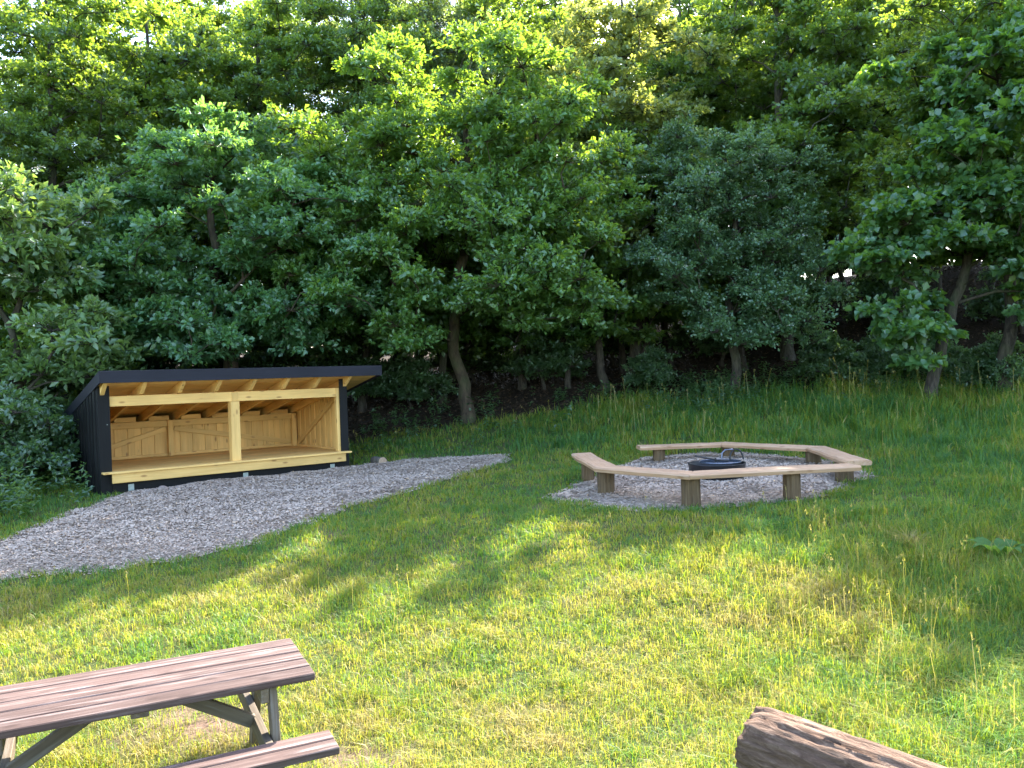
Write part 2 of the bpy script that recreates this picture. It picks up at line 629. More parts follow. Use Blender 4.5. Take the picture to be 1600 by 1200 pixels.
def tube(pts, rad, sides=6, jit=0.0, rng=None):
    pts = np.asarray(pts, float)
    n = len(pts)
    rad = np.broadcast_to(np.asarray(rad, float), (n,))
    tan = np.gradient(pts, axis=0)
    tan /= np.linalg.norm(tan, axis=1, keepdims=True) + 1e-9
    ref = np.array([0.31, 0.17, 1.0]) if abs(tan[0][2]) < 0.8 else np.array([1.0, 0.2, 0.1])
    a = np.cross(tan, ref)
    a /= np.linalg.norm(a, axis=1, keepdims=True) + 1e-9
    b = np.cross(tan, a)
    th = np.arange(sides) / sides * 2 * np.pi
    R = rad[:, None] * np.ones(sides)
    if jit and rng is not None:
        R = R * (1 + jit * (rng.random((n, sides)) - 0.5))
    v = pts[:, None, :] + R[..., None] * (np.cos(th)[None, :, None] * a[:, None, :] + np.sin(th)[None, :, None] * b[:, None, :])
    v = v.reshape(-1, 3)
    i = np.arange(n - 1)[:, None] * sides
    j = np.arange(sides)[None, :]
    k = (np.arange(sides)[None, :] + 1) % sides
    f = np.stack([i + j, i + k, i + sides + k, i + sides + j], -1).reshape(-1, 4)
    return v, f


def join_parts(lst):
    vs, fs, o = [], [], 0
    for v, f in lst:
        vs.append(v)
        fs.append(np.asarray(f) + o)
        o += len(v)
    return np.concatenate(vs), np.concatenate(fs)


# ------------------------------------------------------------------ areas on the ground (photo outlines carried onto the terrain)
PATH_PX = [(-160, 898), (0, 846), (90, 812), (160, 786), (196, 772), (300, 756), (420, 742), (540, 731), (610, 722), (700, 715), (792, 712),
           (786, 722), (735, 738), (690, 752), (640, 768), (560, 788), (480, 815), (400, 846), (290, 874), (150, 894), (0, 906), (-160, 930)]
PATH = [on_ground(*p) for p in PATH_PX]
RING_C = (2.85, 12.0)
RING_PX = [(868, 778), (905, 757), (945, 738), (985, 722), (1030, 712), (1110, 708), (1200, 710), (1290, 722), (1345, 735), (1352, 748),
           (1290, 774), (1240, 783), (1150, 790), (1080, 797), (1000, 799), (930, 794)]
RING = [on_ground(*p) for p in RING_PX]
SH_O, SH_A = (-6.33, 12.67), 0.659


def sh_local(x, y):
    dx, dy = np.asarray(x) - SH_O[0], np.asarray(y) - SH_O[1]
    c, s = math.cos(SH_A), math.sin(SH_A)
    return dx * c + dy * s, -dx * s + dy * c


BARE = [(on_ground(335, 1135), 0.42), (on_ground(285, 1120), 0.30), (on_ground(590, 1188), 0.26), (on_ground(540, 1195), 0.25), (on_ground(200, 1150), 0.25),
        (on_ground(520, 835), 0.22), (on_ground(835, 795), 0.2)]


def bare_mask(x, y):
    m = np.zeros(np.shape(x))
    for (bx, by), r in BARE:
        d = np.hypot(np.asarray(x) - bx, (np.asarray(y) - by)) / r
        m = np.maximum(m, np.clip(1.15 - d, 0, 1))
    return np.clip(m * (0.5 + 1.0 * fbm(np.asarray(x) * 5, np.asarray(y) * 5, 0, 41)), 0, 1)


def wood_edge(x):
    """depth at which the meadow gives way to the wood"""
    x = np.asarray(x, float)
    return np.interp(x, [-30, -11, -8.2, -7.0, -3.0, -1, 3, 8, 14, 30], [9, 12.5, 15.0, 16.8, 18.2, 19.6, 20.4, 20.7, 18.5, 14]) + (vnoise(x * 0.7, 0, 0, 5) - 0.5) * 1.2


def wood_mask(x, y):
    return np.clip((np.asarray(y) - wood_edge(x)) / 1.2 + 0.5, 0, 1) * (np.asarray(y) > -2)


# ------------------------------------------------------------------ ground
def axis(lo, core0, core1, hi, step):
    a = [core0]
    s = step
    while a[0] > lo:
        s *= 1.25
        a.insert(0, a[0] - s)
    a = a + list(np.arange(core0 + step, core1, step))
    s = step
    while a[-1] < hi:
        s *= 1.25
        a.append(a[-1] + s)
    return np.array(a)


gx = axis(-400, -13, 13, 400, 0.2)
gy = axis(-300, 2, 24, 500, 0.2)
GX, GY = np.meshgrid(gx, gy)
GZ = terrain(GX, GY)
sx, sy = sh_local(GX, GY)
GV = np.stack([GX, GY, GZ], -1).reshape(-1, 3)
nx, ny = len(gx), len(gy)
ii = (np.arange(ny - 1)[:, None] * nx + np.arange(nx - 1)[None, :]).ravel()
GF = np.stack([ii, ii + 1, ii + nx + 1, ii + nx], -1)
gme = np_mesh('ground', GV, GF, smooth=True)
a = gme.attributes.new('wood', 'FLOAT', 'POINT')
a.data.foreach_set('value', wood_mask(GX, GY).ravel().astype(np.float32))
a = gme.attributes.new('bare', 'FLOAT', 'POINT')
a.data.foreach_set('value', bare_mask(GX, GY).ravel().astype(np.float32))
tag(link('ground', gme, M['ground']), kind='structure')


def bed(name, poly, h, seed, step=0.12):
    P = np.array(poly)
    x = np.arange(P[:, 0].min() - 0.2, P[:, 0].max() + 0.2, step)
    y = np.arange(P[:, 1].min() - 0.2, P[:, 1].max() + 0.2, step)
    X, Y = np.meshgrid(x, y)
    D = poly_dist(X, Y, poly) + (fbm(X * 3, Y * 3, 0, seed) - 0.5) * 0.28
    Z = terrain(X, Y) + h * np.clip(D / 0.45, -0.6, 1) + (fbm(X * 2.2, Y * 2.2, 0, seed + 4) - 0.5) * 0.06 * np.clip(D / 0.3, 0, 1)
    keep = D > -0.12
    n = len(x)
    i = (np.arange(len(y) - 1)[:, None] * n + np.arange(n - 1)[None, :]).ravel()
    F = np.stack([i, i + 1, i + n + 1, i + n], -1)
    F = F[keep.ravel()[F].any(1)]
    V = np.stack([X, Y, Z], -1).reshape(-1, 3)
    used = np.unique(F)
    mp = np.zeros(len(V), int)
    mp[used] = np.arange(len(used))
    me = np_mesh(name, V[used], mp[F], smooth=True)
    o = link(name, me, M['chip_bed'])
    tag(o, kind='structure')

    def height(px, py):
        d = poly_dist(px, py, poly) + (fbm(px * 3, py * 3, 0, seed) - 0.5) * 0.28
        return d, terrain(px, py) + h * np.clip(d / 0.45, -0.6, 1) + (fbm(px * 2.2, py * 2.2, 0, seed + 4) - 0.5) * 0.06 * np.clip(d / 0.3, 0, 1)
    return height


path_h = bed('wood_chip_path', PATH, 0.06, 21)
ring_h = bed('wood_chip_circle', RING, 0.05, 31)


def flakes(name, poly, hfun, n, lmin, lmax, mat, label, seed, over=0.12):
    rng = np.random.default_rng(seed)
    P = np.array(poly)
    x = rng.uniform(P[:, 0].min() - 0.2, P[:, 0].max() + 0.2, n * 4)
    y = rng.uniform(P[:, 1].min() - 0.2, P[:, 1].max() + 0.2, n * 4)
    d, z = hfun(x, y)
    ok = d > -over + rng.random(len(x)) * over * 1.3
    x, y, z, d = x[ok][:n], y[ok][:n], z[ok][:n], d[ok][:n]
    z = np.maximum(z, terrain(x, y))
    n = len(x)
    L = rng.uniform(lmin, lmax, n) * (1 + (np.hypot(x, y) > 11) * 0.25)
    W = L * rng.uniform(0.25, 0.55, n)
    th = rng.uniform(0, 2 * np.pi, n)
    u = np.stack([np.cos(th), np.sin(th), rng.normal(0, 0.2, n)], 1)
    w = np.stack([-np.sin(th), np.cos(th), rng.normal(0, 0.25, n)], 1)
    c = np.stack([x, y, z + 0.008 + rng.random(n) * 0.012], 1)
    u = u * L[:, None] / 2
    w = w * W[:, None] / 2
    V = np.stack([c - u - w, c + u - w * 0.7, c + u * 0.9 + w, c - u + w * 0.8], 1).reshape(-1, 3)
    F = np.arange(n * 4).reshape(-1, 4)
    patch = fbm(x * 1.1, y * 1.1, 0, seed + 9)
    tone = np.clip(rng.normal(0.58, 0.15, n) + (patch - 0.5) * 0.2 + (rng.random(n) < 0.03) * 0.4, 0, 1)
    o = link(name, np_mesh(name, V, F, np.repeat(tone, 4)), mat)
    tag(o, label, 'wood chips', kind='stuff')
    return o


flakes('path_wood_chips', PATH, path_h, 150000, 0.014, 0.04, M['chips'], 'grey wood chips heaped in front of the shelter', 5)
flakes('circle_wood_chips', RING, ring_h, 60000, 0.015, 0.04, M['chips'], 'grey wood chips spread inside the bench circle', 6)


# ------------------------------------------------------------------ shelter
def build_shelter():
    root = empty('wooden_shelter', (SH_O[0], SH_O[1], 0.0), (0, 0, SH_A))
    tag(root, 'open-fronted pine sleeping shelter with black walls and sloping black roof', 'shelter')
    PI_, BL, FA = M['pine'], M['black_wood'], M['black_fascia']
    ZR, ZT, ZF, D, m = 1.776, 1.968, 0.358, 3.66, 0.2175
    SB, DW = 0.34, 2.42
    XL, XR = 0.0, 4.27
    eL, eR = -0.05, 4.86

    def roof_z(y):
        return ZR + 0.035 - m * y              # underside of the roof boards
    # fascia and barge boards
    board('fascia_board', (eL, -0.015, (ZR + ZT) / 2), (eR, -0.015, (ZR + ZT) / 2), 0.03, ZT - ZR, FA, root)
    for x in (eL + 0.013, eR - 0.013):
        zc = (ZR + ZT) / 2
        board('barge_board', (x, 0.002, zc - 0.004), (x, D, zc - m * D), 0.026, ZT - ZR - 0.006, FA, root)
    board('fascia_board', (eL + 0.03, D - 0.02, (ZR + ZT) / 2 - m * D - 0.02), (eR - 0.03, D - 0.02, (ZR + ZT) / 2 - m * D - 0.02), 0.026, 0.15, FA, root)
    # roof boards across the rafters, felt on top
    nb = 14
    w = (D - 0.05) / nb
    for i in range(nb):
        y = 0.012 + w * (i + 0.5)
        board('roof_board', (eL + 0.03, y, roof_z(y) + 0.011), (eR - 0.03, y, roof_z(y) + 0.011), w - 0.003, 0.022, PI_, root, up=(0, m, 1), b=0.003)
    ym = D / 2
    board('roof_felt', ((eL + eR) / 2, 0.003, roof_z(0) + 0.14), ((eL + eR) / 2, D - 0.036, roof_z(D) + 0.14), eR - eL - 0.06, 0.02, M['felt'], root)
    # rafters with tapered tails
    for i in range(8):
        x = 0.6 * i + (0.05 if i == 0 else 0.035)
        t = 0.031
        zs = [(0.012, roof_z(0.012) - 0.002), (0.012, roof_z(0.012) - 0.02), (SB - 0.03, roof_z(SB - 0.03) - 0.155), (D - 0.06, roof_z(D - 0.06) - 0.155), (D - 0.06, roof_z(D - 0.06) - 0.002)]
        vs = [(x - t, y, z) for y, z in zs] + [(x + t, y, z) for y, z in zs]
        n = len(zs)
        fs = [tuple(range(n)), tuple(range(2 * n - 1, n - 1, -1))] + [(k, k + n, (k + 1) % n + n, (k + 1) % n) for k in range(n)]
        me = bpy.data.meshes.new('rafter')
        me.from_pydata([(v[1], v[0], v[2]) for v in vs], [], fs)   # length along local X for the grain
        bm = bmesh.new()
        bm.from_mesh(me)
        bmesh.ops.recalc_face_normals(bm, faces=bm.faces)
        bm.to_mesh(me)
        bm.free()
        me.materials.append(PI_)
        o = link('rafter', me, None, root)
        o.matrix_local = Matrix(((0, 1, 0, 0), (1, 0, 0, 0), (0, 0, 1, 0), (0, 0, 0, 1)))
    # front beam, centre post, corner posts
    bz1 = roof_z(SB + 0.06) - 0.157
    board('front_beam', (0.153, SB + 0.05, bz1 - 0.083), (4.10, SB + 0.05, bz1 - 0.083), 0.07, 0.165, PI_, root)
    board('centre_post', (2.15, SB + 0.045, ZF + 0.002), (2.15, SB + 0.045, bz1 - 0.168), 0.155, 0.155, PI_, root, up=(0, 1, 0))
    board('post_tenon', (2.165, SB + 0.0135, bz1 - 0.164), (2.165, SB + 0.0135, bz1 - 0.012), 0.11, 0.02, PI_, root, up=(0, 1, 0))
    for x, yy in ((0.075, SB + 0.0), (4.125, SB + 0.0)):
        board('corner_post', (x, yy + 0.05, ZF + 0.002), (x, yy + 0.05, roof_z(yy + 0.05) - 0.16), 0.1, 0.1, PI_, root, up=(0, 1, 0))
    board('corner_board', (0.068, SB - 0.02, 0.0), (0.068, SB - 0.02, roof_z(SB) - 0.005), 0.175, 0.026, BL, root, up=(0, 1, 0))
    board('corner_board', (4.205, SB - 0.02, 0.03), (4.205, SB - 0.02, roof_z(SB) - 0.005), 0.155, 0.026, BL, root, up=(0, 1, 0))
    # side wall boards: black outside, pine inside, alternately proud
    n = 20
    bw = DW / n
    for x, sgn in ((XL, -1), (XR, 1)):
        for i in range(n):
            y0, y1 = SB + i * bw + (0.0 if i else 0.0), SB + (i + 1) * bw
            off = 0.02 if i % 2 else 0.0
            e = 0.012 if i % 2 else -0.002
            y0e, y1e = y0 - e, y1 + e
            xa = x + sgn * off
            xb = xa + sgn * 0.02
            z0 = 0.02 + random.uniform(-0.012, 0.012)
            lo, hi = (xa, xb) if sgn > 0 else (xb, xa)
            bot = [(lo, y0e, z0), (hi, y0e, z0), (hi, y1e, z0), (lo, y1e, z0)]
            top = [(a_, b_, roof_z(b_) - 0.003) for a_, b_, c_ in bot]
            inner = 5 if sgn > 0 else 3
            fm = [0] * 6
            fm[inner] = 1
            if not i % 2:
                fm[2] = fm[4] = 1
            if i == 0:
                fm[2] = 0
            # grain runs along local X: swap axes through the object matrix
            bot = [(c_, a_, b_) for a_, b_, c_ in bot]
            top = [(c_, a_, b_) for a_, b_, c_ in top]
            o = hexa('wall_board', bot, top, [BL, PI_], root, fm)
            o.matrix_local = Matrix(((0, 1, 0, 0), (0, 0, 1, 0), (1, 0, 0, 0), (0, 0, 0, 1)))
    nbk = 36
    bw = (XR - XL) / nbk
    yb = SB + DW
    for i in range(nbk):
        x0, x1 = XL + i * bw, XL + (i + 1) * bw
        off = 0.02 if i % 2 else 0.0
        e = 0.012 if i % 2 else -0.002
        z0 = 0.03 + random.uniform(-0.012, 0.012)
        ya, yc = yb + off, yb + off + 0.02
        zt = roof_z(yb) - 0.16
        bot = [(x0 - e, ya, z0), (x1 + e, ya, z0), (x1 + e, yc, z0), (x0 - e, yc, z0)]
        top = [(p, q, zt) for p, q, r in bot]
        bot = [(c_, a_, b_) for a_, b_, c_ in bot]
        top = [(c_, a_, b_) for a_, b_, c_ in top]
        o = hexa('wall_board', bot, top, [BL, PI_], root, [0, 0, 1, 0, 0, 0] if i % 2 else [0, 0, 1, 1, 0, 1])
        o.matrix_local = Matrix(((0, 1, 0, 0), (0, 0, 1, 0), (1, 0, 0, 0), (0, 0, 0, 1)))
    # interior framing
    zt = roof_z(yb) - 0.16
    board('wall_plate', (0.06, yb - 0.036, zt - 0.06), (4.2, yb - 0.036, zt - 0.06), 0.07, 0.12, PI_, root)
    board('sill_rail', (0.06, yb - 0.026, ZF + 0.03), (4.2, yb - 0.026, ZF + 0.03), 0.05, 0.05, PI_, root)
    for x in (0.06, 1.70, 4.2):
        board('wall_stud', (x, yb - 0.06, ZF + 0.002), (x, yb - 0.06, zt - 0.002), 0.1, 0.1, PI_, root, up=(0, 1, 0))
    board('diagonal_brace', (0.14, yb - 0.024, ZF + 0.10), (1.63, yb - 0.024, zt - 0.17), 0.035, 0.09, PI_, root)
    board('diagonal_brace', (1.78, yb - 0.024, zt - 0.17), (4.1, yb - 0.024, ZF + 0.10), 0.035, 0.09, PI_, root)
    board('diagonal_brace', (XR - 0.024, yb - 0.16, ZF + 0.06), (XR - 0.024, SB + 0.2, roof_z(SB + 0.2) - 0.2), 0.035, 0.1, PI_, root)
    board('diagonal_brace', (XL + 0.024, yb - 0.16, ZF + 0.06), (XL + 0.024, SB + 0.2, roof_z(SB + 0.2) - 0.2), 0.035, 0.1, PI_, root)
    board('side_sill', (XR - 0.02, SB + 0.14, ZF + 0.02), (XR - 0.02, yb - 0.12, ZF + 0.02), 0.035, 0.036, PI_, root)
    for i in range(7):
        x0 = 0.6 * i + 0.035 + 0.06
        board('blocking', (x0 + 0.02, yb - 0.02, zt + 0.045), (x0 + 0.40, yb - 0.02, zt + 0.045), 0.04, 0.085, PI_, root)
    # floor planks, ledge and apron
    nf = 17
    w = (DW - 0.06) / nf
    for i in range(nf):
        y = SB + 0.02 + w * (i + 0.5)
        board('floor_plank', (0.035, y, ZF - 0.0125), (4.235, y, ZF - 0.0125), w - 0.002, 0.025, PI_, root, b=0.002)
    board('floor_ledge', (-0.0, SB - 0.085, ZF - 0.003), (4.27, SB - 0.085, ZF - 0.003), 0.20, 0.03, PI_, root)
    board('apron_board', (0.13, SB - 0.13, ZF - 0.095), (4.16, SB - 0.13, ZF - 0.095), 0.035, 0.15, PI_, root)
    board('base_beam', (0.15, SB - 0.01, 0.115), (4.12, SB - 0.01, 0.115), 0.09, 0.17, BL, root)
    board('base_beam', (0.15, yb - 0.1, 0.115), (4.12, yb - 0.1, 0.115), 0.09, 0.17, BL, root)
    for x in (0.42, 2.28, 3.92):
        board('post_bracket', (x - 0.045, SB - 0.06, 0.095), (x + 0.045, SB - 0.06, 0.095), 0.012, 0.11, M['zinc'], root)
        board('foundation_post', (x, SB + 0.02, -0.25), (x, SB + 0.02, 0.028), 0.11, 0.11, M['leg_wood'], root, up=(0, 1, 0))
        board('foundation_post', (x, yb - 0.1, -0.25), (x, yb - 0.1, 0.028), 0.11, 0.11, M['leg_wood'], root, up=(0, 1, 0))
    board('wall_knob', (0.1, SB - 0.036, 1.12), (0.115, SB - 0.036, 1.12), 0.006, 0.012, M['zinc'], root)
    kids = list(root.children)
    base = lambda o: o.name.split('.')[0]
    roof = next(o for o in kids if base(o) == 'roof_felt')
    roof.name = 'roof'
    adopt(roof, [o for o in kids if base(o) in ('roof_board', 'fascia_board', 'barge_board', 'rafter')])
    ledge = next(o for o in kids if base(o) == 'floor_ledge')
    ledge.name = 'floor'
    adopt(ledge, [o for o in kids if base(o) in ('floor_plank', 'apron_board')])
    return root


build_shelter()


# ------------------------------------------------------------------ picnic table
def build_table():
    yaw, tl, tc = 0.476, 0.007, 0.047
    R = Euler((0, 0, yaw)).to_matrix() @ Euler((0, tl, 0)).to_matrix() @ Euler((tc, 0, 0)).to_matrix()
    top = Vector((-1.337, 5.006, 0.013))
    base = top - R @ Vector((0, 0, 0.72))
    root = empty('picnic_table')
    root.matrix_world = Matrix.Translation(base) @ R.to_4x4()
    tag(root, 'weathered red-brown plank picnic table with attached benches on the sunlit grass', 'picnic table')
    W, LEN, T = M['table_wood'], 1.85, 0.042
    n, wt = 5, 0.65
    pw = wt / n
    for i in range(n):
        y = -wt / 2 + pw * (i + 0.5)
        j = random.uniform(-0.006, 0.006)
        board('tabletop_plank', (-LEN + j, y, 0.72 - T / 2 + random.uniform(-0.002, 0.002)), (0.0 + j, y, 0.72 - T / 2 + random.uniform(-0.002, 0.002)), pw - 0.009, T, W, root, b=0.005)
    for s in (-1, 1):
        for k, y in enumerate((0.528, 0.643)):
            j = random.uniform(-0.006, 0.006)
            board('seat_plank', (-LEN + 0.03 + j, s * y, 0.44 - T / 2), (0.03 + j, s * y, 0.44 - T / 2 + random.uniform(-0.002, 0.002)), 0.108, T, W, root, b=0.005)
    for x in (-0.28, -LEN + 0.28):
        board('cross_beam', (x, -0.29, 0.72 - T - 0.048), (x, 0.29, 0.72 - T - 0.048), 0.045, 0.095, M['leg_wood'], root)
        board('seat_beam', (x, -0.69, 0.44 - T - 0.048), (x, 0.69, 0.44 - T - 0.048), 0.045, 0.095, M['leg_wood'], root)
        d = 0.05 if x > -1 else -0.05
        for s in (-1, 1):
            board('leg', (x + d, s * 0.20, 0.72 - T - 0.004), (x + d, s * 0.44, -0.03), 0.045, 0.095, M['leg_wood'], root, up=(0, 1, 0.2))
        c = 1 if x > -1 else -1
        board('brace', (x - c * 0.024, 0, 0.44 - T - 0.03), (x - c * 0.50, 0, 0.72 - T - 0.03), 0.045, 0.075, M['leg_wood'], root)
    board('centre_batten', (-LEN / 2, -0.29, 0.72 - T - 0.02), (-LEN / 2, 0.29, 0.72 - T - 0.02), 0.09, 0.038, M['leg_wood'], root)
    return root


build_table()


# ------------------------------------------------------------------ log in the right foreground
def build_log():
    e0 = Vector((1.27, 4.47, 0))
    d = Vector((0.62, -0.78, 0)).normalized()
    L, r = 2.3, 0.215
    zc = max(tz(e0.x, e0.y), tz(e0.x + d.x, e0.y + d.y)) + r - 0.05
    root = empty('fallen_log', (e0.x, e0.y, zc), (0, 0, math.atan2(d.y, d.x)))
    tag(root, 'thick cracked old log lying in the grass at lower right', 'log')
    na, nl = 120, 150
    th = np.arange(na) / na * 2 * np.pi
    xs = np.linspace(0, L, nl)
    TH, XS = np.meshgrid(th, xs)
    cx, sx_ = np.cos(TH), np.sin(TH)
    rr = r * (1 + 0.10 * (vnoise(cx * 1.3 + 5, sx_ * 1.3, XS * 0.6, 3) - 0.5) + 0.05 * (fbm(cx * 3, sx_ * 3, XS * 1.5, 8) - 0.5))
    ridge = np.abs(fbm(cx * 5 + 9, sx_ * 5, XS * 0.9, 15, 4) - 0.5) * 2
    rr -= 0.016 * np.clip(0.16 - ridge, 0, 1) / 0.16
    fine = fbm(cx * 11, sx_ * 11, XS * 5, 22, 4) - 0.5
    rr += 0.022 * fine + 0.010 * (vnoise(cx * 30, sx_ * 30, XS * 14, 27) - 0.5)
    rr -= 0.05 * np.exp(-((XS / 0.05) ** 2)) * (0.3 + 0.7 * vnoise(cx * 3, sx_ * 3, 0, 6))
    xo = XS + (XS < 0.02) * 0.05 * (vnoise(cx * 2.2, sx_ * 2.2, 3, 4) - 0.3)
    V = np.stack([xo, rr * cx, rr * sx_], -1).reshape(-1, 3)
    i = np.arange(nl - 1)[:, None] * na
    j = np.arange(na)[None, :]
    k = (j + 1) % na
    F = np.stack([i + j, i + na + j, i + na + k, i + k], -1).reshape(-1, 4)
    link('bark', np_mesh('bark', V, F, smooth=True), M['log'], root)
    for e, s in ((0, 1), (nl - 1, -1)):
        rings = []
        nr = 16
        base = V.reshape(nl, na, 3)[e]
        for q in range(nr + 1):
            f = 1 - q / nr
            p = base.copy()
            p[:, 1:] *= f
            p[:, 0] = base[:, 0] * f + base[:, 0].mean() * (1 - f) + s * 0.02 * (fbm(p[:, 1] * 14, p[:, 2] * 14, e, 31) - 0.5) * min(1, q / 3) - s * 0.015 * (1 - f)
            if q == nr:
                p[:, 1:] = base[:, 1:] * 0.002
            rings.append(p)
        vv = np.concatenate(rings)
        i2 = np.arange(nr)[:, None] * na
        ff = np.stack([i2 + j, i2 + k, i2 + na + k, i2 + na + j], -1).reshape(-1, 4)
        if s < 0:
            ff = ff[:, ::-1]
        link('cut_end', np_mesh('cut_end', vv, ff, smooth=True), M['log'], root)
    return root


build_log()


# ------------------------------------------------------------------ bench circle and fire bowl
def stump(root, x, y, r, z1, seed):
    rng = np.random.default_rng(seed)
    z0 = tz(x, y) - 0.15
    na, nz = 36, 14
    th = np.arange(na) / na * 2 * np.pi
    zs = np.linspace(z0, z1, nz)
    TH, ZS = np.meshgrid(th, zs)
    rr = r * (1.0 + 0.22 * (fbm(np.cos(TH) * 2.2 + seed, np.sin(TH) * 2.2, ZS * 0.8, seed) - 0.5) + 0.12 * np.clip((z0 + 0.25 - ZS) / 0.3, 0, 1))
    rr -= 0.022 * (vnoise(np.cos(TH) * 6 + seed, np.sin(TH) * 6, ZS * 0.9, seed + 3) > 0.62) + 0.012 * vnoise(np.cos(TH) * 9, np.sin(TH) * 9, ZS * 2, seed + 5)
    V = np.stack([x + rr * np.cos(TH), y + rr * np.sin(TH), ZS], -1).reshape(-1, 3)
    i = np.arange(nz - 1)[:, None] * na
    j = np.arange(na)[None, :]
    k = (j + 1) % na
    F = np.stack([i + j, i + k, i + na + k, i + na + j], -1).reshape(-1, 4)
    V -= np.array([x, y, 0])
    me = bpy.data.meshes.new('leg')
    faces = [tuple(f) for f in F] + [tuple((nz - 1) * na + q for q in range(na))]
    # stand the grain upright: mesh local X is world Z
    me.from_pydata([(v[2], v[0], v[1]) for v in V], [], faces)
    me.materials.append(M['stump_wood'])
    for p in me.polygons[:-1]:
        p.use_smooth = True
    o = link('leg', me, None, root)
    o.matrix_local = Matrix(((0, 1, 0, x), (0, 0, 1, y), (1, 0, 0, 0), (0, 0, 0, 1)))
    return o


def live_plank(root, p, q, cut0, cut1, w, zt, th, seed):
    """seat plank from p to q with wavy natural edges; cut0/cut1 = direction (angle) of the end cut"""
    p, q = Vector(p), Vector(q)
    d = (q - p).normalized()
    nrm = Vector((-d.y, d.x))
    L = (q - p).length
    n = 18

    def end_shift(ang, s):
        if ang is None:
            return 0.0
        c = Vector((math.cos(ang), math.sin(ang)))
        return (c.dot(d) / c.dot(nrm)) * s
    rows = []
    for i in range(n + 1):
        f = i / n
        row = []
        for s in (-1, 1):
            off = s * (w / 2) * (1 + 0.16 * (float(vnoise(f * L * 1.6 + seed, s * 3.0, 0, seed)) - 0.5) * 2)
            x = f * L + (1 - f) * end_shift(cut0, off) + f * end_shift(cut1, off)
            row.append((x, off))
        rows.append(row)
    V, F = [], []
    for i, row in enumerate(rows):
        for (x, y) in row:
            s = 1 if y > 0 else -1
            dz = (float(vnoise(i * 0.7, s, 1, seed)) - 0.5) * 0.008
            V += [(x, y - s * 0.02, dz), (x, y + s * 0.004, -th * 0.35), (x, y - s * 0.012, -th)]
    for i in range(n):
        a0, b0 = i * 6, (i + 1) * 6
        F += [(a0 + 0, a0 + 3, b0 + 3, b0 + 0)][::1]
        F += [(a0 + 2, b0 + 2, b0 + 5, a0 + 5)]
        F += [(a0 + 0, b0 + 0, b0 + 1, a0 + 1), (a0 + 1, b0 + 1, b0 + 2, a0 + 2)]
        F += [(a0 + 3, a0 + 4, b0 + 4, b0 + 3), (a0 + 4, a0 + 5, b0 + 5, b0 + 4)]
    e = n * 6
    F += [(0, 1, 2, 5, 4, 3), (e + 0, e + 3, e + 4, e + 5, e + 2, e + 1)]
    me = bpy.data.meshes.new('seat_plank')
    me.from_pydata(V, [], F)
    bm = bmesh.new()
    bm.from_mesh(me)
    bmesh.ops.recalc_face_normals(bm, faces=bm.faces)
    bm.to_mesh(me)
    bm.free()
    me.materials.append(M['bench_wood'])
    return link('seat_plank', me, None, root, (p.x, p.y, zt), (0, 0, math.atan2(d.y, d.x)))


def bench(name, label, nodes, legs, seed, zt=0.43, w=0.33):
    root = empty(name, (0, 0, 0))
    tag(root, label, 'bench', 'benches round the fire bowl')
    angs = []
    for i in range(1, len(nodes) - 1):
        a_, b_, c_ = Vector(nodes[i - 1]), Vector(nodes[i]), Vector(nodes[i + 1])
        bis = ((a_ - b_).normalized() + (c_ - b_).normalized()).normalized()
        angs.append(math.atan2(bis.y, bis.x))
    angs = [None] + angs + [None]
    for i in range(len(nodes) - 1):
        p, q = Vector(nodes[i]), Vector(nodes[i + 1])
        d = (q - p).normalized()
        if i > 0:
            p = p + d * 0.003
        if i < len(nodes) - 2:
            q = q - d * 0.003
        live_plank(root, p, q, angs[i], angs[i + 1], w, zt + i * 0.004, 0.065, seed + i)
    for k, (x, y, r) in enumerate(legs):
        stump(root, x, y, r, zt - 0.066, seed + 10 + k)
    return root


bench('plank_bench', 'angled three-plank bench on stump legs nearest the camera at the fire circle',
      [(1.06, 12.95), (1.20, 10.92), (2.14, 9.93), (4.23, 10.20)],
      [(1.10, 12.35, 0.10), (1.22, 11.0, 0.125), (2.14, 9.98, 0.12), (3.42, 10.13, 0.11)], 51)
bench('plank_bench', 'angled three-plank bench on stump legs at the far side of the fire circle',
      [(2.10, 13.86), (3.56, 13.92), (4.66, 12.62), (4.46, 10.58)],
      [(2.45, 13.86, 0.115), (3.62, 13.86, 0.11), (4.62, 12.66, 0.12), (4.46, 11.1, 0.13)], 71)


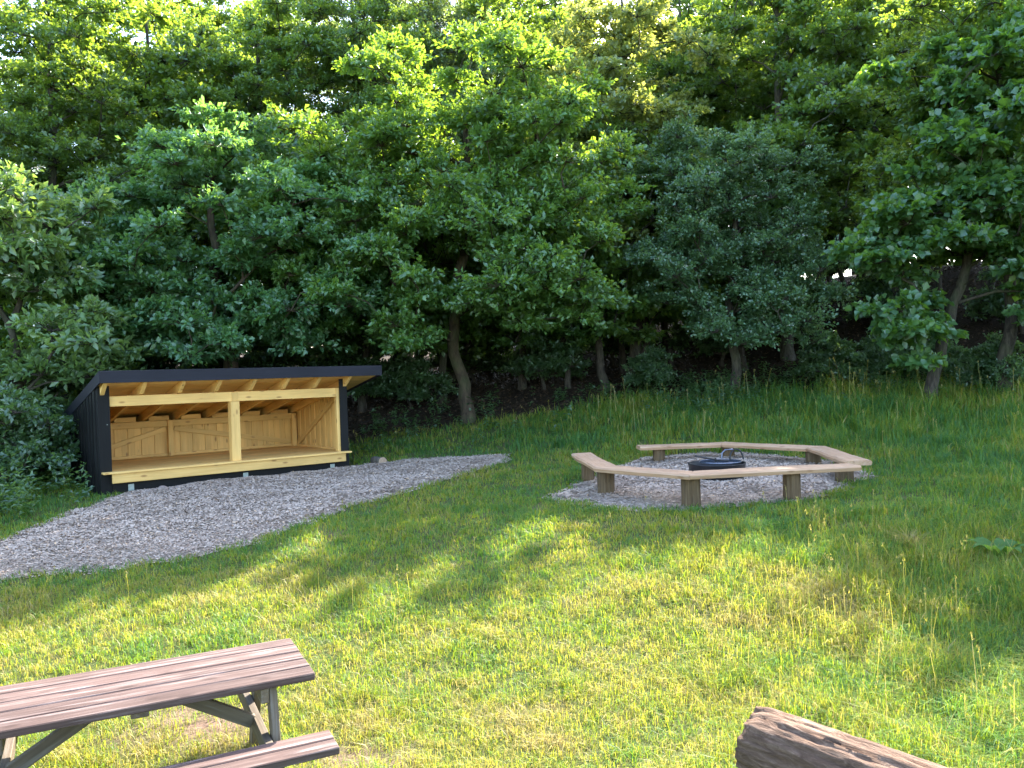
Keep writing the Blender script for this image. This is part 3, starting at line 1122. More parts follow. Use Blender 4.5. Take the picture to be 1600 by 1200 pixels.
def build_fire():
    cx_, cy_ = 2.90, 11.75
    zb = tz(cx_, cy_) - 0.02
    root = empty('fire_bowl', (cx_, cy_, zb))
    tag(root, 'round black steel fire bowl in the middle of the bench circle', 'fire bowl')
    na = 48
    prof = [(0.02, 0.012), (0.22, 0.005), (0.33, 0.03), (0.385, 0.09), (0.395, 0.16), (0.40, 0.262), (0.409, 0.27), (0.405, 0.278), (0.393, 0.272), (0.388, 0.16), (0.372, 0.10), (0.31, 0.05)]
    th = np.arange(na) / na * 2 * np.pi
    V = np.array([(r * math.cos(t), r * math.sin(t), z) for r, z in prof for t in th])
    i = np.arange(len(prof) - 1)[:, None] * na
    j = np.arange(na)[None, :]
    k = (j + 1) % na
    F = np.stack([i + j, i + k, i + na + k, i + na + j], -1).reshape(-1, 4)
    link('bowl', np_mesh('bowl', V, F, smooth=True), M['black_steel'], root)
    rng = np.random.default_rng(4)
    rr = [0.0, 0.1, 0.2, 0.28, 0.366]
    V = np.array([(r * math.cos(t), r * math.sin(t), 0.115 + 0.05 * (1 - r / 0.37) * 1 + 0.03 * (rng.random() - 0.5) * (r < 0.36)) for r in rr for t in th])
    i = np.arange(len(rr) - 1)[:, None] * na
    F = np.stack([i + j, i + na + j, i + na + k, i + k], -1).reshape(-1, 4)[:, ::-1]
    link('ash_bed', np_mesh('ash_bed', V, F, smooth=True), M['ash'], root)
    # grate with rods and hoop handle, resting on the rim
    g = empty('grill_grate', (cx_ + 0.06, cy_ + 0.02, zb + 0.29), (0, 0, 0.25))
    tag(g, 'blue-grey steel grill grate with upright hoop handle lying across the fire bowl', 'grill')
    t_ = np.linspace(0, 2 * np.pi, 33)
    rim = np.stack([0.29 * np.cos(t_), 0.29 * np.sin(t_), 0 * t_], 1)
    v, f = tube(rim, 0.009, 6)
    link('rim', np_mesh('rim', v, f, smooth=True), M['blue_steel'], g)
    for q in range(-5, 6):
        x = q * 0.05
        h = math.sqrt(max(0.29 ** 2 - x * x, 0.001)) - 0.004
        v, f = tube([(x, -h, 0.002), (x, 0, 0.002), (x, h, 0.002)], 0.006, 6)
        link('bar', np_mesh('bar', v, f, smooth=True), M['blue_steel'], g)
    t_ = np.linspace(-0.15, math.pi + 0.15, 18)
    hoop = np.stack([0.26 + 0.105 * np.cos(t_), 0.02 * np.sin(t_), 0.03 + 0.13 * np.sin(t_)], 1)
    v, f = tube(hoop, 0.012, 8)
    link('hoop_handle', np_mesh('hoop_handle', v, f, smooth=True), M['black_steel'], g)
    v, f = tube([(0.02, 0.0, 0.008), (0.03, 0.0, 0.12), (0.08, 0.0, 0.16), (0.2, 0.01, 0.165)], 0.011, 8)
    link('bail', np_mesh('bail', v, f, smooth=True), M['blue_steel'], g)
    # tongs leaning across
    tg = empty('fire_tongs', (cx_ - 0.10, cy_ - 0.05, zb + 0.30), (0, 0, -0.25))
    tag(tg, 'black steel fire tongs lying across the grate on the bowl', 'tongs')
    for s in (-1, 1):
        v, f = tube([(-0.22, s * 0.05, 0.085), (-0.05, s * 0.03, 0.05), (0.1, -s * 0.01, 0.022), (0.25, -s * 0.035, 0.013)], 0.010, 8)
        link('arm', np_mesh('arm', v, f, smooth=True), M['black_steel'], tg)
    v, f = tube([(0.07, 0, 0.0), (0.07, 0, 0.045)], 0.014, 8)
    link('rivet', np_mesh('rivet', v, f, smooth=True), M['black_steel'], tg)


build_fire()


# ------------------------------------------------------------------ trees
def leaves_mesh(name, pos, dirs, nrm, length, width, tone, fold=0.18):
    n = len(pos)
    dirs = dirs / (np.linalg.norm(dirs, axis=1, keepdims=True) + 1e-9)
    side = np.cross(nrm, dirs)
    side /= np.linalg.norm(side, axis=1, keepdims=True) + 1e-9
    up = np.cross(dirs, side)
    L = length[:, None]
    W = width[:, None]
    base = pos
    tip = pos + dirs * L - up * L * 0.12
    lft = pos + dirs * L * 0.55 + side * W * 0.5 + up * W * fold
    rgt = pos + dirs * L * 0.55 - side * W * 0.5 + up * W * fold
    V = np.stack([base, rgt, tip, lft], 1).reshape(-1, 3)
    b = np.arange(n)[:, None] * 4
    F = np.concatenate([b + np.array([[0, 1, 2]]), b + np.array([[0, 2, 3]])], 1).reshape(-1, 3)
    return np_mesh(name, V, F, np.repeat(tone, 4))


def unit(rng, n):
    v = rng.normal(size=(n, 3))
    return v / np.linalg.norm(v, axis=1, keepdims=True)


def make_tree(seed, trunk, blobs, clump_r=(0.45, 0.8), nt=18, nl=20, leaf=(0.13, 0.075), flat=0.5, tip_r=0.011, up=0.6,
              gap=0.42, twig_sides=3, tone_mid=0.5, flowers=0):
    """trunk: [(x,y,z,r)...]; blobs: [(cx,cy,cz,rx,ry,rz,n)] volumes filled by leafy clumps.
    Returns meshes trunk, branches, foliage (and flowers)."""
    rng = np.random.default_rng(seed)
    T = np.array(trunk, float)
    # fine trunk
    tt = np.linspace(0, len(T) - 1, (len(T) - 1) * 4 + 1)
    TP = np.stack([np.interp(tt, np.arange(len(T)), T[:, c]) for c in range(4)], 1)
    TP[1:-1, :2] += rng.normal(0, 0.03, (len(TP) - 2, 2))
    cent, rad = [], []
    for (cx_, cy_, cz_, rx, ry, rz, n) in blobs:
        tries = 0
        k = 0
        while k < n and tries < n * 40:
            tries += 1
            d = unit(rng, 1)[0]
            r = rng.random() ** (1 / 2.4)
            p = np.array([cx_ + d[0] * rx * r, cy_ + d[1] * ry * r, cz_ + d[2] * rz * r])
            if p[2] < 0.4:
                continue
            rc = rng.uniform(*clump_r)
            if cent:
                dd = np.linalg.norm((np.array(cent) - p) * np.array([1, 1, 1.4]), axis=1)
                if dd.min() < rc * 0.62:
                    continue
            if vnoise(p[0] * gap + 11, p[1] * gap, p[2] * gap * 1.3, seed) < 0.30:
                continue
            cent.append(p)
            rad.append(rc)
            k += 1
    cent, rad = np.array(cent), np.array(rad)
    axis_xy = TP[np.argmin(np.abs(TP[:, 2][None] - (cent[:, 2:3] - 0.5)), axis=1)]
    order = np.argsort(np.linalg.norm(cent - axis_xy[:, :3], axis=1))
    nodes = [tuple(p[:3]) for p in TP]
    par = [-1] + list(range(len(TP) - 1))
    load = [0.0] * len(TP)
    paths = []
    for ci in order:
        p = cent[ci]
        NN = np.array(nodes)
        d = np.linalg.norm(NN - p, axis=1) + 1.3 * np.maximum(0, NN[:, 2] - (p[2] - 0.15)) + 0.02 * np.arange(len(NN)) / len(NN)
        low = NN[:, 2] < TP[:, 2].max() * 0.22
        d = d + low * 2.0
        k = int(np.argmin(d))
        s = NN[k]
        L = np.linalg.norm(p - s)
        m = max(2, int(L / 0.35))
        sag = rng.normal(0, 0.06 * L, 3)
        sag[2] = abs(sag[2]) * -0.3 + 0.10 * L
        prev = k
        seg = [k]
        for q in range(1, m + 1):
            f = q / m
            w = 4 * f * (1 - f)
            pt = s + (p - s) * f + sag * w + (rng.normal(0, 0.035, 3) if q < m else 0)
            nodes.append(tuple(pt))
            par.append(prev)
            load.append(0.0)
            prev = len(nodes) - 1
            seg.append(prev)
        load[prev] += 1.0
        paths.append(seg)
    for i in range(len(nodes) - 1, 0, -1):
        if par[i] >= 0:
            load[par[i]] += load[i]
    NN = np.array(nodes)
    parts = []
    for seg in paths:
        r = tip_r * np.maximum(np.array([load[i] for i in seg]), 1) ** 0.47
        r[0] = min(r[0], r[1] * 1.25)
        r[-1] *= 0.6
        parts.append(tube(NN[seg], r, 5))
    # twigs + leaves
    lp, ld, ln, lt = [], [], [], []
    tw = []
    ctone = rng.normal(0, 0.10, len(cent))
    for ci in range(len(cent)):
        c, rc = cent[ci], rad[ci]
        d = unit(rng, nt)
        d[:, 2] = np.where(d[:, 2] < -0.25, -d[:, 2] * 0.6, d[:, 2])
        rr = rc * rng.uniform(0.5, 1.05, nt)
        e = c + d * rr[:, None] * np.array([1, 1, flat])
        for q in range(nt):
            tw.append((c, e[q]))
        n = nt * nl
        ti = np.repeat(np.arange(nt), nl)
        f = rng.uniform(0.35, 1.08, n)
        tdir = (e - c)[ti]
        tl_ = tdir / (np.linalg.norm(tdir, axis=1, keepdims=True) + 1e-9)
        rnd = unit(rng, n)
        pos = c + tdir * f[:, None] + rnd * rng.uniform(0.02, 0.10, n)[:, None]
        lp.append(pos)
        ld.append(tl_ * 0.8 + unit(rng, n) * 0.75 + np.array([0, 0, -0.10]))
        ln.append(np.array([0, 0, up]) + unit(rng, n) * 0.62 + tl_ * 0.25)
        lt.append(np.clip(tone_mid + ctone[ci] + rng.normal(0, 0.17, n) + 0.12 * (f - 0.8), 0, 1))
    tparts = []
    for c, e in tw:
        mid = (np.array(c) + e) / 2 + rng.normal(0, 0.02, 3)
        tparts.append(tube([c, mid, e], [0.007, 0.005, 0.003], twig_sides))
    pos, dr, nm, tn = map(np.concatenate, (lp, ld, ln, lt))
    n = len(pos)
    sz = rng.uniform(0.72, 1.18, n)
    crown = leaves_mesh('foliage', pos, dr, nm, leaf[0] * sz, leaf[1] * sz * rng.uniform(0.85, 1.15, n), tn)
    # trunk ends where the stem passes into the limbs
    flare = 1 + 0.5 * np.exp(-np.maximum(TP[:, 2], 0) / 0.25)
    tv, tf = tube(TP[:, :3], TP[:, 3] * flare, 14, 0.10, rng)
    tm = np_mesh('trunk', tv, tf, smooth=True)
    bv, bf = join_parts(parts + tparts)
    bmesh_ = np_mesh('branches', bv, bf, smooth=True)
    fm = None
    if flowers:
        pick = rng.choice(len(tw), min(flowers, len(tw)), replace=False)
        fp, fd, fn = [], [], []
        for q in pick:
            e = tw[q][1]
            if rng.random() < 0.75 and e[2] < np.median(cent[:, 2]) - 0.6:
                continue
            k = 22
            fp.append(e + np.c_[rng.normal(0, 0.05, (k, 2)), rng.normal(0.05, 0.012, k)])
            fd.append(unit(rng, k) * np.array([1, 1, 0.3]))
            fn.append(np.array([0, 0, 1.0]) + unit(rng, k) * 0.4)
        fp, fd, fn = map(np.concatenate, (fp, fd, fn))
        fm = leaves_mesh('blossom', fp, fd, fn, np.full(len(fp), 0.032), np.full(len(fp), 0.028), np.full(len(fp), 0.5), 0.05)
    return tm, bmesh_, crown, fm


def plant(name, label, cat, kit, mats, loc, rotz=0.0, scale=1.0, group=None, tilt=(0, 0)):
    x, y = loc
    root = empty(name, (x, y, tz(x, y) - 0.05), (tilt[0], tilt[1], rotz))
    root.scale = (scale,) * 3 if isinstance(scale, (int, float)) else scale
    tag(root, label, cat, group)
    tm, bm_, cr, fm = kit
    made = {}
    for nm, me, mt in (('trunk', tm, mats[0]), ('branches', bm_, mats[0]), ('crown', cr, mats[1])):
        o = bpy.data.objects.new(nm, me)
        COL.objects.link(o)
        o.parent = made['trunk'] if nm == 'branches' else root
        made[nm] = o
        if len(me.materials) == 0:
            me.materials.append(mt)
        if me.materials[0] is not mt:
            o.material_slots[0].link = 'OBJECT'
            o.material_slots[0].material = mt
    if fm is not None:
        o = bpy.data.objects.new('blossom', fm)
        COL.objects.link(o)
        o.parent = made['crown']
        if len(fm.materials) == 0:
            fm.materials.append(M['petal'])
    return root


OAK, BLUE, HAW, SYC = M['leaf_oak'], M['leaf_blue'], M['leaf_haw'], M['leaf_syc']
BO, BD, BP = M['bark_oak'], M['bark_dark'], M['bark_pale']

# the oak in the middle of the edge: trunk leans left going up, wide crown lit on top
k_oak = make_tree(101, [(0, 0, -0.2, 0.155), (-0.16, 0, 0.9, 0.14), (-0.34, -0.1, 1.9, 0.13), (-0.2, -0.1, 3.2, 0.12), (0.1, 0, 4.6, 0.12), (0.1, 0.1, 6.4, 0.07), (0.2, 0.1, 8.2, 0.03)],
                  [(0.2, -0.4, 7.2, 3.3, 2.8, 1.7, 44), (-2.7, -0.6, 5.4, 2.4, 2.4, 1.9, 34), (2.0, -0.7, 5.0, 2.1, 2.2, 1.6, 24), (0.6, -1.6, 3.1, 2.4, 1.5, 0.75, 16),
                   (-2.6, -1.4, 3.0, 2.2, 1.6, 0.9, 15), (-0.2, 0.6, 5.4, 2.6, 2.4, 2.0, 14), (1.6, -1.5, 6.3, 1.5, 1.3, 1.0, 12), (-0.3, -1.9, 4.5, 2.6, 1.1, 1.1, 22), (-0.2, -2.1, 3.3, 2.2, 0.9, 0.7, 14), (-4.0, -0.8, 4.0, 1.2, 1.3, 1.5, 12), (-2.3, -1.9, 1.95, 1.3, 0.8, 0.4, 7), (1.9, -1.7, 2.6, 1.6, 0.9, 0.5, 8)],
                  (0.55, 0.95), 21, 25, (0.125, 0.07), 0.68, gap=0.45, tone_mid=0.55)
plant('oak_tree', 'oak with leaning trunk and bright sunlit crown, in the middle behind the chip path', 'tree', k_oak, (BO, OAK), (-1.0, 19.3))

k_oak2 = make_tree(102, [(0, 0, -0.2, 0.20), (0.1, 0, 1.2, 0.17), (0.0, 0.1, 2.6, 0.15), (-0.2, 0, 4.0, 0.11), (-0.2, 0, 6.0, 0.05)],
                   [(0.0, -0.6, 4.8, 3.0, 2.4, 1.9, 52), (-2.3, -1.0, 3.6, 2.0, 1.9, 1.5, 30), (2.0, -0.8, 3.9, 2.0, 1.9, 1.8, 30), (0.2, -1.7, 2.6, 2.4, 1.2, 0.8, 18), (0.4, 0, 6.4, 2.0, 2.0, 1.1, 16)],
                   (0.52, 0.9), 21, 24, (0.128, 0.074), 0.6, gap=0.45, tone_mid=0.62)
plant('oak_tree', 'broad blue-green oak whose low branches hang over the back of the shelter roof', 'tree', k_oak2, (BO, BLUE), (-6.4, 18.4))

k_haw = make_tree(103, [(0, 0, -0.2, 0.13), (0.15, 0, 1.0, 0.11), (0.05, 0.05, 2.4, 0.09), (0.2, 0, 4.0, 0.06), (0.3, 0, 5.6, 0.03)],
                  [(0.1, -0.3, 4.7, 2.3, 1.8, 1.7, 52), (-1.3, -0.7, 3.4, 1.3, 1.3, 1.3, 24), (1.2, -0.6, 3.0, 1.5, 1.3, 1.2, 24), (0.2, -1.1, 1.8, 2.2, 1.0, 0.8, 24), (-0.5, 0, 6.0, 1.5, 1.2, 0.8, 12)],
                  (0.42, 0.75), 20, 28, (0.08, 0.055), 0.95, gap=0.75, tone_mid=0.55, flowers=130)
plant('hawthorn_tree', 'pale bluish hawthorn with specks of white blossom behind the bench circle', 'tree', k_haw, (BD, HAW), (5.4, 20.2))

k_syc = make_tree(104, [(0, 0, -0.2, 0.13), (0.25, 0, 1.2, 0.12), (0.75, 0, 2.6, 0.10), (1.2, 0, 4.2, 0.08), (1.5, 0, 6.2, 0.04)],
                  [(0.9, -0.8, 4.9, 2.2, 2.1, 1.1, 30), (-0.7, -0.7, 3.6, 1.3, 1.4, 0.9, 18), (1.9, -0.7, 3.4, 1.5, 1.5, 0.8, 16), (-0.5, -1.0, 1.7, 0.8, 0.8, 0.9, 9), (1.3, 0, 6.8, 2.2, 2.0, 1.1, 26), (2.4, -0.8, 1.9, 0.8, 0.8, 0.7, 8)],
                  (0.5, 0.85), 17, 18, (0.165, 0.14), 0.5, gap=0.5, tone_mid=0.5)
plant('sycamore_tree', 'large-leaved sycamore with leaning trunk and hanging sprays at right of the wood edge', 'tree', k_syc, (BD, SYC), (8.9, 17.6))

LAND = [(1292, 'left of centre in the bright gap'), (1335, 'right of centre in the bright gap'), (-60, 'beyond the left edge'), (40, 'above the flowering elder at left'), (120, 'above the rear corner of the shelter'), (200, 'above the left end of the shelter front'),
        (280, 'above the left bay of the shelter'), (350, 'above the left of the centre post'), (410, 'above the centre post of the shelter'), (470, 'above the right bay of the shelter'),
        (540, 'above the right post of the shelter'), (590, 'above the right roof corner'), (650, 'left of the oak trunk'), (700, 'just left of the oak trunk'), (770, 'just right of the oak trunk'),
        (830, 'right of the oak trunk'), (890, 'above the left end of the near bench'), (960, 'above the left gap of the bench circle'), (1030, 'above the far bench'),
        (1090, 'left of the hawthorn trunk'), (1150, 'right of the hawthorn trunk'), (1200, 'behind the right side of the hawthorn'), (1250, 'left of the bright gap'), (1310, 'in the middle of the bright gap'),
        (1370, 'right of the bright gap'), (1430, 'behind the left sprays of the sycamore'), (1500, 'behind the sycamore trunk'), (1570, 'behind the right side of the sycamore'), (1660, 'beyond the right edge')]


_used = set()


def where(px, Y, kind):
    d = 'front row' if Y < 24 else 'middle row' if Y < 29 else 'back row' if Y < 35 else 'deepest row'
    near = sorted(LAND, key=lambda q: abs(q[0] - px))[:2]
    pick = next((q[1] for q in near if (kind, d, q[1]) not in _used), near[0][1])
    _used.add((kind, d, pick))
    return kind + ', ' + d + ' of the wood, ' + pick


# tall woodland trees: four kits, copied
k_tall = [
    make_tree(111, [(0, 0, -0.2, 0.22), (0.1, 0.1, 2, 0.19), (-0.1, 0.1, 5, 0.15), (0.1, -0.1, 8, 0.10), (0.0, 0, 11.5, 0.04)],
              [(0, 0, 9.8, 2.6, 2.6, 3.0, 62), (-1.2, 0.2, 6.4, 2.2, 2.2, 1.8, 28), (1.4, -0.2, 6.8, 2.2, 2.2, 1.8, 28)], (0.6, 1.0), 20, 22, (0.13, 0.075), 0.6, gap=0.5),
    make_tree(112, [(0, 0, -0.2, 0.19), (-0.2, 0, 2, 0.17), (0.1, 0.1, 5, 0.13), (0.3, 0, 8.5, 0.08), (0.2, 0, 12.4, 0.03)],
              [(0.2, 0, 9.8, 2.1, 2.1, 3.6, 60), (-0.9, 0, 6.0, 1.9, 1.9, 1.5, 24), (1.4, 0.3, 6.6, 1.8, 1.8, 1.6, 24)], (0.55, 0.95), 20, 25, (0.10, 0.058), 0.65, gap=0.55),
    make_tree(113, [(0, 0, -0.2, 0.16), (0.3, 0, 2, 0.14), (0.5, -0.1, 4.6, 0.11), (0.2, 0, 7.5, 0.08), (0.1, 0, 10.5, 0.03)],
              [(0.2, 0, 8.4, 2.4, 2.4, 2.6, 50), (-1.5, 0, 5.4, 1.7, 1.7, 1.3, 20), (1.7, -0.3, 5.0, 1.7, 1.7, 1.3, 20), (0.2, -0.9, 3.6, 1.8, 1.2, 0.7, 12)], (0.6, 1.0), 20, 21, (0.135, 0.085), 0.58, gap=0.5),
]
BK, GR, GO = M['leaf_back'], M['leaf_grey'], M['leaf_gold']
WG = 'tall trees of the wood'
tall = [
    # px column, depth, kit, leaf, bark, rot, scale, label
    (95, 21.0, 0, BK, BD, 0.4, 0.98, 'tall dark leafy tree filling the upper left corner'),
    (250, 23.5, 2, BK, BD, 2.1, 1.1, 'tall tree just left of the shelter showing dark forked limbs'),
    (425, 25.0, 0, BK, BD, 4.0, 1.02, 'tall tree with sky gaps high above the left half of the shelter'),
    (560, 27.0, 1, GR, BP, 1.0, 1.12, 'grey-green fine-leaved tree high above the right end of the shelter'),
    (700, 26.0, 1, GR, BP, 3.3, 1.06, 'grey-green fine-leaved tree directly above the sunlit oak crown'),
    (830, 28.0, 0, BK, BD, 5.1, 1.05, 'dark tall tree at top centre, left of the golden crown'),
    (985, 22.8, 2, GO, BD, 0.2, 1.02, 'golden-leaved tree at top centre'),
    (1090, 27.5, 1, BK, BP, 2.6, 0.97, 'tall fine-leaved tree just right of the golden crown'),
    (1235, 24.0, 2, BK, BP, 1.7, 1.12, 'straight-trunked tall tree behind the right half of the hawthorn'),
    (1375, 26.0, 0, BK, BD, 3.0, 0.98, 'tall tree behind the gap between hawthorn and sycamore'),
    (1560, 18.0, 2, BK, BD, 5.2, 0.92, 'tall tree at the upper right, above the sycamore'),
    (1660, 20.5, 0, BK, BD, 1.2, 0.95, 'tall dark tree at the right edge of the photo'),
]
for px, Y, k, lf, bk, rz, s, lab in tall:
    plant('woodland_tree', lab, 'tree', k_tall[k], (bk, lf), (at_depth(px, Y), Y), rz, s, WG)
# thin trunks seen between the crowns at right
k_thin = make_tree(121, [(0, 0, -0.2, 0.10), (0.1, 0.1, 2, 0.085), (-0.05, 0, 4.5, 0.07), (0.1, 0, 7, 0.04), (0.1, 0, 9, 0.02)],
                   [(0, 0, 7.6, 1.5, 1.5, 1.9, 22), (0.3, 0, 5.2, 1.3, 1.3, 0.8, 9)], (0.4, 0.7), 14, 16, (0.13, 0.085), 0.55)
for px, Y, rz, s, tl, lab in [
    (1284, 24.6, 0.5, 1.0, (0, 0.0), 'thin straight dark trunk in the bright gap right of the hawthorn'),
    (1330, 27.5, 1.9, 0.95, (0, 0.10), 'slim leaning tree second from left in the bright gap'),
    (1425, 23.8, 2.9, 1.1, (0.0, 0.16), 'slim dark tree leaning right behind the sycamore trunk'),
    (1470, 26.5, 4.2, 1.0, (0, -0.12), 'slim tree behind the middle of the sycamore crown'),
    (1545, 24.2, 5.4, 1.15, (0, 0.05), 'slim dark upright tree near the right edge of the wood'),
    (905, 25.0, 3.7, 0.95, (0, 0.05), 'slim dark tree in the shade right of the oak trunk'),
    (1040, 27.0, 3.1, 1.0, (0, -0.06), 'slim dark tree in the shade left of the hawthorn')]:
    plant('slender_tree', lab, 'tree', k_thin, (BD, BK), (at_depth(px, Y), Y), rz, s, 'slim trees inside the wood', tl)
# the wood goes on uphill behind
rng = np.random.default_rng(77)
for i, (px, Y) in enumerate([(-60, 27), (60, 31), (200, 34), (335, 33.5), (480, 36), (640, 33), (770, 36), (900, 34), (1030, 37), (1180, 32), (1310, 37), (1250, 44), (1400, 43), (1500, 45), (1620, 44), (330, 29), (640, 25), (150, 26), (1130, 29), (1440, 33), (1570, 36), (1700, 30)]):
    plant('woodland_tree', where(px, Y, 'tall leafy tree'), 'tree', k_tall[i % 3],
          (BD, BK), (at_depth(px, Y) + rng.uniform(-0.5, 0.5), Y), rng.uniform(0, 6.28), rng.uniform(1.15, 1.38) if Y >= 33 else rng.uniform(0.95, 1.08), 'far trees of the wood')
k_under = [make_tree(125, [(0, 0, -0.2, 0.10), (0.1, 0, 1.2, 0.09), (-0.1, 0.1, 2.6, 0.07), (0.1, 0, 5.5, 0.03)],
                     [(0, 0, 4.6, 2.3, 2.2, 1.9, 44), (-1.2, -0.2, 2.2, 1.8, 1.6, 1.1, 24), (1.3, 0.2, 2.2, 1.8, 1.6, 1.1, 24)], (0.5, 0.85), 16, 18, (0.15, 0.095), 0.5, gap=0.5),
           make_tree(126, [(0, 0, -0.2, 0.09), (-0.2, 0, 1.4, 0.08), (-0.1, 0.1, 3.4, 0.06), (0.3, 0, 6.6, 0.03)],
                     [(0.1, 0, 5.2, 2.0, 2.0, 2.0, 40), (0.9, -0.2, 2.6, 1.9, 1.6, 1.2, 24), (-1.2, 0.2, 2.4, 1.6, 1.6, 1.1, 20)], (0.45, 0.8), 16, 20, (0.12, 0.07), 0.55, gap=0.55)]
rng = np.random.default_rng(78)
for i, (px, Y) in enumerate([(-90, 21), (20, 23.5), (130, 22), (230, 26), (330, 22.5), (420, 28), (480, 23), (590, 25.5), (560, 30), (660, 23.8), (690, 29), (770, 27), (800, 23.2), (560, 21.8), (700, 22.2), (885, 22.6), (945, 22.0), (1010, 22.8), (1170, 23.2), (860, 30), (905, 27.5), (960, 24.2),
                           (1010, 29.5), (1065, 24.5), (1120, 28), (1165, 31), (1210, 34), (1290, 33), (1305, 38.5), (1262, 40.5), (1350, 31), (1420, 35), (1490, 31.5), (1570, 33), (1640, 27), (1700, 23), (280, 31), (120, 29), (-40, 33), (400, 37), (630, 26.5), (1380, 36), (1460, 39), (540, 34), (900, 39), (1100, 41), (650, 40), (1330, 41), (1520, 41)]):
    plant('understorey_tree', where(px, Y, 'low-branched leafy tree'), 'tree', k_under[i % 2],
          (BD, BK if i % 3 else OAK), (at_depth(px, Y) + rng.uniform(-0.4, 0.4), Y), rng.uniform(0, 6.28), rng.uniform(0.85, 1.15), 'low trees filling the wood')
# trees beside the clearing, beyond the frame
for i, (x, y, s) in enumerate([(-16, 17, 0.95), (-19, 11, 1.0), (14.5, 14.0, 0.85), (18, 10, 0.95), (20, 17, 1.0)]):
    plant('woodland_tree', 'tall tree beside the clearing outside the picture, ' + ('left, beside the elder', 'left, beside the path', 'right, nearest', 'right, beside the log', 'right, beside the sycamore')[i], 'tree', k_tall[i % 3], (BD, BK), (x, y), i * 1.3, s, 'trees beside the clearing')

# shrubs
k_elder = make_tree(131, [(0, 0, -0.2, 0.07), (0.1, 0, 0.8, 0.06), (-0.1, 0, 1.8, 0.05), (0.1, 0, 3.2, 0.03)],
                    [(0, -0.2, 3.3, 1.4, 1.3, 0.9, 26), (0.1, -0.3, 1.9, 1.5, 1.3, 0.9, 24)], (0.4, 0.7), 15, 18, (0.13, 0.065), 0.5, gap=0.7, tone_mid=0.6, flowers=90)
k_bush = make_tree(132, [(0, 0, -0.2, 0.04), (0.05, 0, 0.5, 0.035), (0, 0, 1.3, 0.02)],
                   [(0, 0, 0.95, 1.0, 0.9, 0.65, 30), (0, 0, 0.55, 1.2, 1.0, 0.35, 14)], (0.28, 0.5), 14, 18, (0.095, 0.055), 0.7, gap=0.9)
plant('elder_bush', 'pale green elder with white flower heads at the left edge', 'bush', k_elder, (BD, M['leaf_elder']), (at_depth(30, 15.6), 15.6), 0.3, 1.35)
plant('elder_bush', 'yellow-green elder without trunk in view, behind the left roof corner', 'bush', k_elder, (BD, OAK), (at_depth(75, 18.5), 18.5), 2.2, 1.25)
for px, Y, rz, s, lab in [
    (5, 13.6, 0.0, 1.05, 'leafy bush at the far left edge beside the shelter'),
    (58, 15.0, 1.4, 0.85, 'leafy bush close beside the left wall of the shelter'),
    (50, 17.6, 2.2, 1.25, 'tall bush behind the rear left corner of the shelter'),
    (1300, 20.6, 3.0, 0.85, 'low dark bush below the bright gap in the wood'),
    (1375, 20.9, 4.0, 0.8, 'low dark bush beneath the left side of the sycamore'),
    (1470, 20.3, 5.0, 0.75, 'low bush beneath the sycamore crown'),
    (1560, 18.4, 0.8, 0.8, 'low leafy bush at the right edge below the sycamore'),
    (1020, 21.4, 1.1, 0.7, 'low bush in shade left of the hawthorn trunk'),
    (640, 21.5, 2.9, 0.9, 'dark bush in deep shade left of the oak trunk'),
    (850, 22.8, 4.6, 1.1, 'dark bush in deep shade right of the oak trunk')]:
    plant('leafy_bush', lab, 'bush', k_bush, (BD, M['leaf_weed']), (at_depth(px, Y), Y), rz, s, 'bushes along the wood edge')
for i, (px, Y) in enumerate([(-40, 18), (250, 21.5), (420, 22), (560, 22.5), (740, 25), (960, 25.5), (1130, 24), (1230, 26), (1400, 25), (1298, 33.5), (1318, 36), (1345, 34.5), (1600, 22.5)]):
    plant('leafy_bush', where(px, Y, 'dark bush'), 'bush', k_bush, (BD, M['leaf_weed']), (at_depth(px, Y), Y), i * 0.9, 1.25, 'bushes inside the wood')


# ------------------------------------------------------------------ undergrowth, litter, grass
def scatter(n, x0, x1, y0, y1, rng):
    return rng.uniform(x0, x1, n), rng.uniform(y0, y1, n)


def build_litter():
    rng = np.random.default_rng(12)
    x, y = scatter(60000, -16, 18, 12, 32, rng)
    w = wood_mask(x, y)
    ok = (rng.random(len(x)) < w * 0.8)
    lx, ly = sh_local(x, y)
    ok &= ~((lx > -0.3) & (lx < 4.9) & (ly > -0.4) & (ly < 3.2))
    x, y = x[ok], y[ok]
    n = len(x)
    z = terrain(x, y) + 0.01 + rng.random(n) * 0.03
    d = unit(rng, n) * np.array([1, 1, 0.3])
    nm = np.array([0, 0, 1.0]) + unit(rng, n) * 0.5
    me = leaves_mesh('leaf_litter', np.stack([x, y, z], 1), d, nm, rng.uniform(0.06, 0.12, n), rng.uniform(0.04, 0.07, n), np.clip(rng.normal(0.5, 0.22, n), 0, 1))
    tag(link('leaf_litter', me, M['litter']), 'dry brown leaves covering the floor of the wood', 'leaf litter', kind='stuff')


build_litter()


